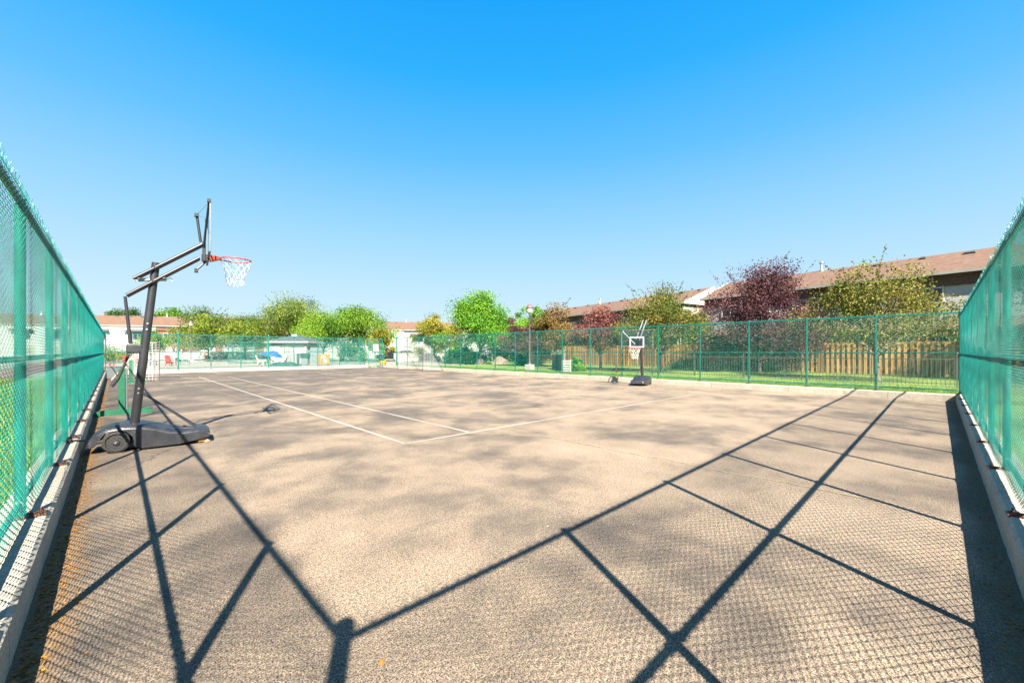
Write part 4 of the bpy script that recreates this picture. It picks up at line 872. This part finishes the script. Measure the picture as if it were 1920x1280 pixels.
# pool house
ph = thing('pool_house', 'small white pool house with grey pyramid roof', 'building', W(507, 49.5, 0), R(-44)); wd, dp = 4.3, 3.4
mb = MB(); mb.box((wd/2, dp/2, 1.27), (wd, dp, 2.54)); mb.build('wall', M['siding'], ph)
mb = MB(); o_ = 0.45; mb.add([(-o_, -o_, 2.66), (wd+o_, -o_, 2.66), (wd+o_, dp+o_, 2.66), (-o_, dp+o_, 2.66), (wd/2-0.5, dp/2, 3.45), (wd/2+0.5, dp/2, 3.45)], [(0, 1, 5, 4), (1, 2, 5), (2, 3, 4, 5), (3, 0, 4)])
rf = mb.build('roof', M['greyroof'], ph); mb = MB(); mb.bev((wd/2+0.1, dp/2-0.3, 3.42), (0.7, 0.5, 0.3), 0.03); mb.build('roof_vent', M['steel'], rf)
mb = MB(); mb.box((wd/2, dp/2, 2.58), (wd+0.95, dp+0.95, 0.16)); mb.build('fascia', M['white'], ph)
mb = MB(); mb.box((0.75, -0.03, 2.25), (1.3, 0.05, 0.42)); mb.build('window', M['cushion'], ph)
mb = MB(); mb.box((2.0, -0.03, 1.05), (0.9, 0.05, 2.05)); mb.build('door', M['gutter'], ph); mb = MB(); [mb.box((1.75+k*0.5, -0.065, 1.1), (0.05, 0.02, 2.0)) for k in range(3)]; mb.build('door_trim', M['darkgreen'], ph)
mb = MB(); mb.box((wd/2+0.5, -0.04, 2.02), (3.0, 0.05, 0.07)); mb.build('trim_band', M['greenpaint'], ph)
mb = MB(); mb.bev((wd+0.9, 0.5, 1.0), (1.6, 0.08, 1.9), 0.02); mb.build('screen_panel', M['cushion'], ph)
# blue umbrella, table, chairs
um = thing('umbrella', 'open blue sun umbrella on the pool deck', 'umbrella', W(507, 43, 0.04)); mb = MB(); mb.rod((0, 0, 0), (0, 0, 1.75), 0.025, n=8); mb.build('pole', M['white'], um)
mb = MB(); mb.lathe((0, 0, 0.92), [(1.15, 0), (1.12, 0.05), (0.75, 0.32), (0.35, 0.52), (0.02, 0.62)], 8); mb.build('canopy', M['blue'], um).rotation_euler = (R(4), R(12), 0)
tb = thing('patio_table', 'white round patio table under the blue umbrella', 'table', W(507, 43, 0.04)); mb = MB(); mb.lathe((0, 0, 0.66), [(0.5, 0), (0.52, 0.02), (0.5, 0.04)], 16); mb.build('table_top', M['white'], tb)
for k in range(4):
    mb = MB(); a = PI/4+k*PI/2; mb.rod((0.35*math.cos(a), 0.35*math.sin(a), 0), (0.3*math.cos(a), 0.3*math.sin(a), 0.66), 0.02, n=6); mb.build('leg', M['white'], tb)
def deckchair(label, loc, rz, mat_, group):
    t_ = thing('deck_chair', label, 'chair', loc, rz, group)      # faces local -y
    mb = MB(); [mb.box((0, -0.28+k*0.11, 0.36-k*0.022), (0.52, 0.095, 0.025)) for k in range(6)]; mb.build('seat', M[mat_], t_)
    mb = MB(); [mb.box((-0.22+k*0.11, 0.38, 0.64+0.05*math.cos((k-2)*0.7)), (0.095, 0.025, 0.72+0.1*math.cos((k-2)*0.7)), (-0.35, 0, 0)) for k in range(5)]; mb.build('backrest', M[mat_], t_)
    for sx in (-1, 1):
        mb = MB(); mb.box((sx*0.33, 0.0, 0.56), (0.12, 0.72, 0.03)); mb.build('armrest', M[mat_], t_)
        mb = MB(); mb.box((sx*0.30, -0.28, 0.27), (0.05, 0.08, 0.54)); mb.build('leg', M[mat_], t_); mb = MB(); mb.box((sx*0.28, 0.22, 0.22), (0.04, 0.08, 0.46), (0.25, 0, 0)); mb.build('leg', M[mat_], t_)
    return t_
GC = 'plastic chairs on the pool deck'
dz = 0.04
deckchair('red plastic chair close to the left fence at the far end', W(200, 29.5, dz), R(70), 'red', GC)
deckchair('red plastic chair seen through the goal net, left one', W(243, 38.5, dz), R(40), 'red', GC)
deckchair('red plastic chair seen through the goal net just left of the hoop pole', W(254, 40, dz), R(10), 'red', GC)
deckchair('dark blue plastic chair seen through the goal net right of the hoop pole', W(284, 40.5, dz), R(60), 'navy', GC)
deckchair('red plastic chair standing right of the netted goal', W(320, 41, dz), R(30), 'red', GC)
deckchair('white plastic chair left of the umbrella table', W(490, 44, dz), R(60), 'white', GC); deckchair('white plastic chair right of the umbrella table', W(526, 42.5, dz), R(-60), 'white', GC)
# life rings on the wall
for px, Z, lab in ((387, 76.3, 'orange life ring hung on the long white wall'), (330, 66, 'red life ring left of the lamp post on the pool deck'), (341, 66, 'red life ring hung nearer the lamp post on the pool deck')):
    mb = MB(); x_, y_, _ = W(px, Z-0.8); zc = 0.95 if Z > 70 else 1.75
    rx = Matrix.Rotation(R(-44), 3, 'Z'); rr_ = 0.36
    pts = [Vector((x_, y_, zc))+rx @ Vector((rr_*math.cos(2*PI*k/20), 0, rr_*math.sin(2*PI*k/20))) for k in range(21)]
    mb.path(pts, 0.1, 8); o = mb.build('life_ring', M['orange'], None, True); tag(o, lab, 'life ring', 'life rings by the pool')
    if Z < 70: 
        mb2 = MB(); mb2.rod((x_+0.1, y_+0.14, 0), (x_+0.1, y_+0.14, 2.2), 0.05, n=6); tag(mb2.build('life_ring_post', M['white']), 'white post carrying the '+lab.split(' ring')[0]+' ring '+('left' if px < 335 else 'nearer the lamp'), 'post')
# lounger heap, tarp, grill, cart, sign frame, yellow pot
x_, y_, z_ = W(344, 46, dz); lo = thing('sun_lounger', 'dark green sun lounger on the pool deck left of the lamp post', 'sun lounger', (x_, y_, z_), R(-35))
mb = MB(); mb.bev((0, 0, 0.32), (1.1, 0.6, 0.08), 0.02); mb.build('seat', M['darkgreen'], lo); mb = MB(); mb.bev((-0.55, 0, 0.52), (0.5, 0.6, 0.07), 0.02, (0, 0.7, 0)); mb.build('backrest', M['darkgreen'], lo)
for sx in (-0.45, 0.45):
    for sy in (-0.25, 0.25): mb = MB(); mb.rod((sx, sy, 0), (sx, sy, 0.3), 0.02, n=6); mb.build('leg', M['white'], lo)
x_, y_, z_ = W(533, 39.8, dz); mb = MB(); nn = 18; rr = random.Random(9); vs = []
for j in range(7):
    for i in range(nn+1):
        u, v_ = i/nn*2-1, j/6*2-1; hgt = 0.40*max(0, 1-u**4)*max(0, 1-v_**2)*(1+rr.uniform(-.12, .12)); vs.append((x_+c44*u*1.45+s44*v_*0.5, y_-s44*u*1.45+c44*v_*0.5, z_+hgt))
mb.add(vs, [(j*(nn+1)+i, j*(nn+1)+i+1, (j+1)*(nn+1)+i+1, (j+1)*(nn+1)+i) for j in range(6) for i in range(nn)])
tag(mb.build('tarpaulin', M['darkgreen'], None, True), 'heap of dark green tarpaulin on the deck behind the end fence', 'tarpaulin')
x_, y_, z_ = W(572, 42, dz); bb = thing('barbecue', 'dark green lidded barbecue behind the end fence', 'barbecue', (x_, y_, z_), R(-44))
mb = MB(); mb.bev((0, 0, 1.0), (0.85, 0.5, 0.55), 0.06); mb.build('lid', M['darkgreen'], bb); mb = MB(); mb.bev((0, 0, 0.42), (0.75, 0.45, 0.60), 0.02); mb.build('cabinet', M['cushion'], bb)
for sx in (-1, 1): mb = MB(); mb.lathe((sx*0.32, -0.2, 0.07), [(0.02, -0.03), (0.07, -0.03), (0.07, 0.03), (0.02, 0.03)], 12, 'y'); mb.build('wheel', M['rubber'], bb)
x_, y_, z_ = W(548, 43.5, dz); ck = thing('equipment_cabinet', 'grey metal cabinet left of the dark barbecue', 'cabinet', (x_, y_, z_), R(-44)); mb = MB(); mb.bev((0, 0, 0.62), (1.3, 0.6, 1.2), 0.03); mb.build('body', M['cushion'], ck)
for q in (-0.32, 0.32): mb = MB(); mb.bev((q, -0.31, 0.62), (0.6, 0.03, 1.1), 0.01); mb.build('door', M['steel'], ck)
x_, y_, z_ = W(607, 41, dz); sg = thing('sign_frame', 'ochre wooden framed board standing right of the barbecue', 'sign board', (x_, y_, z_), R(-40))
mb = MB(); [mb.box((sx*0.5, 0, 0.65), (0.16, 0.06, 1.05)) for sx in (-1, 1)]; [mb.box((0, 0, z), (0.84, 0.055, 0.14)) for z in (0.22, 1.1)]; mb.build('frame', M['ochre'], sg)
mb = MB(); mb.box((0, 0.01, 0.66), (0.82, 0.02, 0.72)); mb.build('panel', M['ochre'], sg); mb = MB(); mb.box((-0.05, -0.015, 0.9), (0.4, 0.02, 0.25)); mb.box((0.15, -0.015, 0.5), (0.3, 0.02, 0.36)); mb.build('notices', M['white'], sg)
for sx in (-1, 1): mb = MB(); mb.box((sx*0.4, 0, 0.06), (0.06, 0.3, 0.12)); mb.build('foot', M['rustpole'], sg)
x_, y_, z_ = W(718, 43, 0.0); mb = MB(); mb.lathe((x_, y_, z_), [(0.22, 0), (0.27, 0.1), (0.36, 0.45), (0.36, 0.5), (0.28, 0.5), (0.2, 0.42)], 16); tag(mb.build('planter', M['yellow'], None, True), 'bright yellow plastic tub outside the court gate', 'tub')
# cars
def car(label, loc, rz, mat_):
    t_ = thing('parked_car', label, 'car', loc, rz, 'cars parked beyond the court')
    prof = [(-2.15, 0.35), (-2.2, 0.75), (-2.05, 0.95), (-1.35, 1.0), (-0.85, 1.42), (0.55, 1.46), (1.25, 1.02), (2.0, 0.88), (2.2, 0.62), (2.15, 0.32)]
    ys = [-0.88, -0.80, 0.80, 0.88]; vs = []
    for j, y in enumerate(ys):
        for (x, z) in prof: vs.append((x*(0.985 if j in (0, 3) else 1), y*(0.82 if z > 1.2 else 1), z-(0.05 if j in (0, 3) and z > 0.8 else 0)))
    n = len(prof); fs = [(j*n+i, (j+1)*n+i, (j+1)*n+(i+1) % n, j*n+(i+1) % n) for j in range(3) for i in range(n)]+[tuple(range(n)), tuple(range(4*n-1, 3*n-1, -1))]
    mb = MB(); mb.add(vs, fs); body = mb.build('body', M[mat_], t_, True)
    for sy in (-1, 1):
        mb = MB(); mb.add([(-1.2, sy*0.86, 1.0), (1.05, sy*0.86, 1.0), (0.5, sy*0.76, 1.38), (-0.8, sy*0.76, 1.36)], [(0, 1, 2, 3)]); mb.build('side_window', M['glassdark'], t_)
        for xx in (-1.35, 1.35):
            mb = MB(); mb.lathe((xx, sy*0.8, 0.32), [(0.1, -0.1), (0.32, -0.1), (0.32, 0.1), (0.1, 0.1)], 16, 'y'); wh = mb.build('wheel', M['rubber'], t_, True)
            mb = MB(); mb.lathe((xx, sy*0.905, 0.32), [(0.19, -0.01), (0.19, 0.01)], 12, 'y'); mb.build('rim', M['steel'], wh)
        mb = MB(); mb.bev((2.14, sy*0.62, 0.70), (0.1, 0.36, 0.14), 0.02); mb.build('headlight', M['lampglass'], t_)
    mb = MB(); mb.add([(0.60, -0.70, 1.44), (0.60, 0.70, 1.44), (1.24, 0.78, 1.06), (1.24, -0.78, 1.06)], [(0, 1, 2, 3)]); mb.build('windscreen', M['glassdark'], t_)
    return t_
car('dark car parked beside the trunk right of the gate', W(733, 62, 0), R(-20), 'carpaint')
car('dark car showing over the low white wall behind the rusty goal', W(762, 72, 0.15), R(-44), 'carpaint')
car('silver car behind the long white wall at far left', W(232, 83, 0.3), R(-40), 'silver')
car('silver car behind the long white wall right of the lamp post', W(428, 84, 0.3), R(-40), 'silver')
rock('boulder', 'tan boulder right of the pale forked trunk', W(938, 44, 0.1), 0.95, 3); rock('boulder', 'dark boulder left of the pale forked trunk', W(902, 45, 0.1), 0.7, 6)
# white rack on the lawn
x_, y_, z_ = W(1062, 27, 0.1); rk = thing('white_rack', 'small white slatted rack on the lawn beside the grey fence', 'rack', (x_, y_, z_), R(-50))
mb = MB(); [mb.box((sx*0.28, 0, 0.42), (0.05, 0.05, 0.84)) for sx in (-1, 1)]; mb.build('frame', M['white'], rk); mb = MB(); [mb.box((0, 0, 0.1+k*0.11), (0.52, 0.03, 0.05)) for k in range(7)]; mb.build('slats', M['white'], rk)

# ------------------------------------------------------------------ small stuff: leaves and grass
def scatter(name, n, fn, size, mat_, label, cat, flat=True, seed=0):
    rr = random.Random(seed); mb = MB()
    for _ in range(n):
        x, y, z = fn(rr); a = rr.uniform(0, 2*PI); s_ = size*rr.uniform(0.5, 1.4); ux, uy = math.cos(a)*s_, math.sin(a)*s_; q = rr.uniform(0, 0.5)*s_
        mb.quad((x-ux, y-uy, z+0.002), (x-uy*0.45, y+ux*0.45, z+q+0.002), (x+ux, y+uy, z+q*rr.random()+0.002), (x+uy*0.45, y-ux*0.45, z+0.003), rr.random())
    return kind(mb.build(name, M[mat_]), 'stuff', label, cat)
scatter('dry_leaves', 4200, lambda r_: (-0.33+abs(r_.gauss(0, 0.08)), r_.uniform(0.3, 22)**1.0, 0.0), 0.014, 'dryleaf', 'orange dry leaf litter along the foot of the left kerb', 'leaf litter', seed=1)
scatter('grit', 420, lambda r_: (r_.uniform(0.2, 16), r_.uniform(0.6, 26), 0.0), 0.009, 'gritmat', 'pale grit and paint flakes strewn over the court', 'grit', seed=4)
scatter('dry_leaves', 900, lambda r_: (r_.uniform(0.5, 17), -0.33+abs(r_.gauss(0, 0.06)), 0.0), 0.011, 'dryleaf', 'sparse dry leaf bits along the foot of the right hand kerb', 'leaf litter', seed=2)
mb = MB(); x_, y_ = 0.905, 1.86
mb.add([(x_, y_, 0.004), (x_+0.02, y_+0.012, 0.012), (x_+0.045, y_+0.01, 0.006), (x_+0.025, y_-0.012, 0.009), (x_+0.012, y_-0.02, 0.004)], [(0, 1, 3), (1, 2, 3), (0, 3, 4)], 0.3); tag(mb.build('fallen_leaf', M['dryleaf']), 'single orange dry leaf on the court in the foreground', 'leaf')
def grass(name, label, n, fn, hmin, hmax, seed, wmul=1.0):
    rr = np.random.default_rng(seed); P = fn(rr, n); h = rr.uniform(hmin, hmax, n)[:, None]; a = rr.uniform(0, 2*PI, n)
    U = np.stack([np.cos(a), np.sin(a), 0*a], 1)*0.007*wmul; Lr = np.concatenate([rr.normal(size=(n, 2))*0.35, np.ones((n, 1))], 1)*h
    Q = np.stack([P-U, P+U, P+Lr], 1).reshape(-1, 3)
    me = bpy.data.meshes.new(name); me.vertices.add(3*n); me.vertices.foreach_set('co', Q.ravel()); me.loops.add(3*n); me.loops.foreach_set('vertex_index', np.arange(3*n, dtype=np.int32))
    me.polygons.add(n); me.polygons.foreach_set('loop_start', np.arange(0, 3*n, 3, dtype=np.int32)); me.polygons.foreach_set('loop_total', np.full(n, 3, dtype=np.int32))
    me.attributes.new('tint', 'FLOAT', 'FACE').data.foreach_set('value', rr.uniform(0, 1, n).astype(np.float32)); me.materials.append(M['grassblade']); me.update()
    o = bpy.data.objects.new(name, me); COL.objects.link(o); return kind(o, 'stuff', label, 'grass')
grass('grass', 'bright green grass growing along the kerb beyond the right fence', 60000, lambda r_, n: np.stack([18.1+np.abs(r_.normal(size=n))*1.6, r_.uniform(-0.6, 33, n), np.full(n, 0.10)], 1), 0.05, 0.13, 5, 1.6)
grass('grass', 'rough grass outside the left fence', 30000, lambda r_, n: np.stack([-0.75-np.abs(r_.normal(size=n))*1.2, r_.uniform(-1, 30, n), np.full(n, -0.03)], 1), 0.08, 0.28, 6, 1.6)
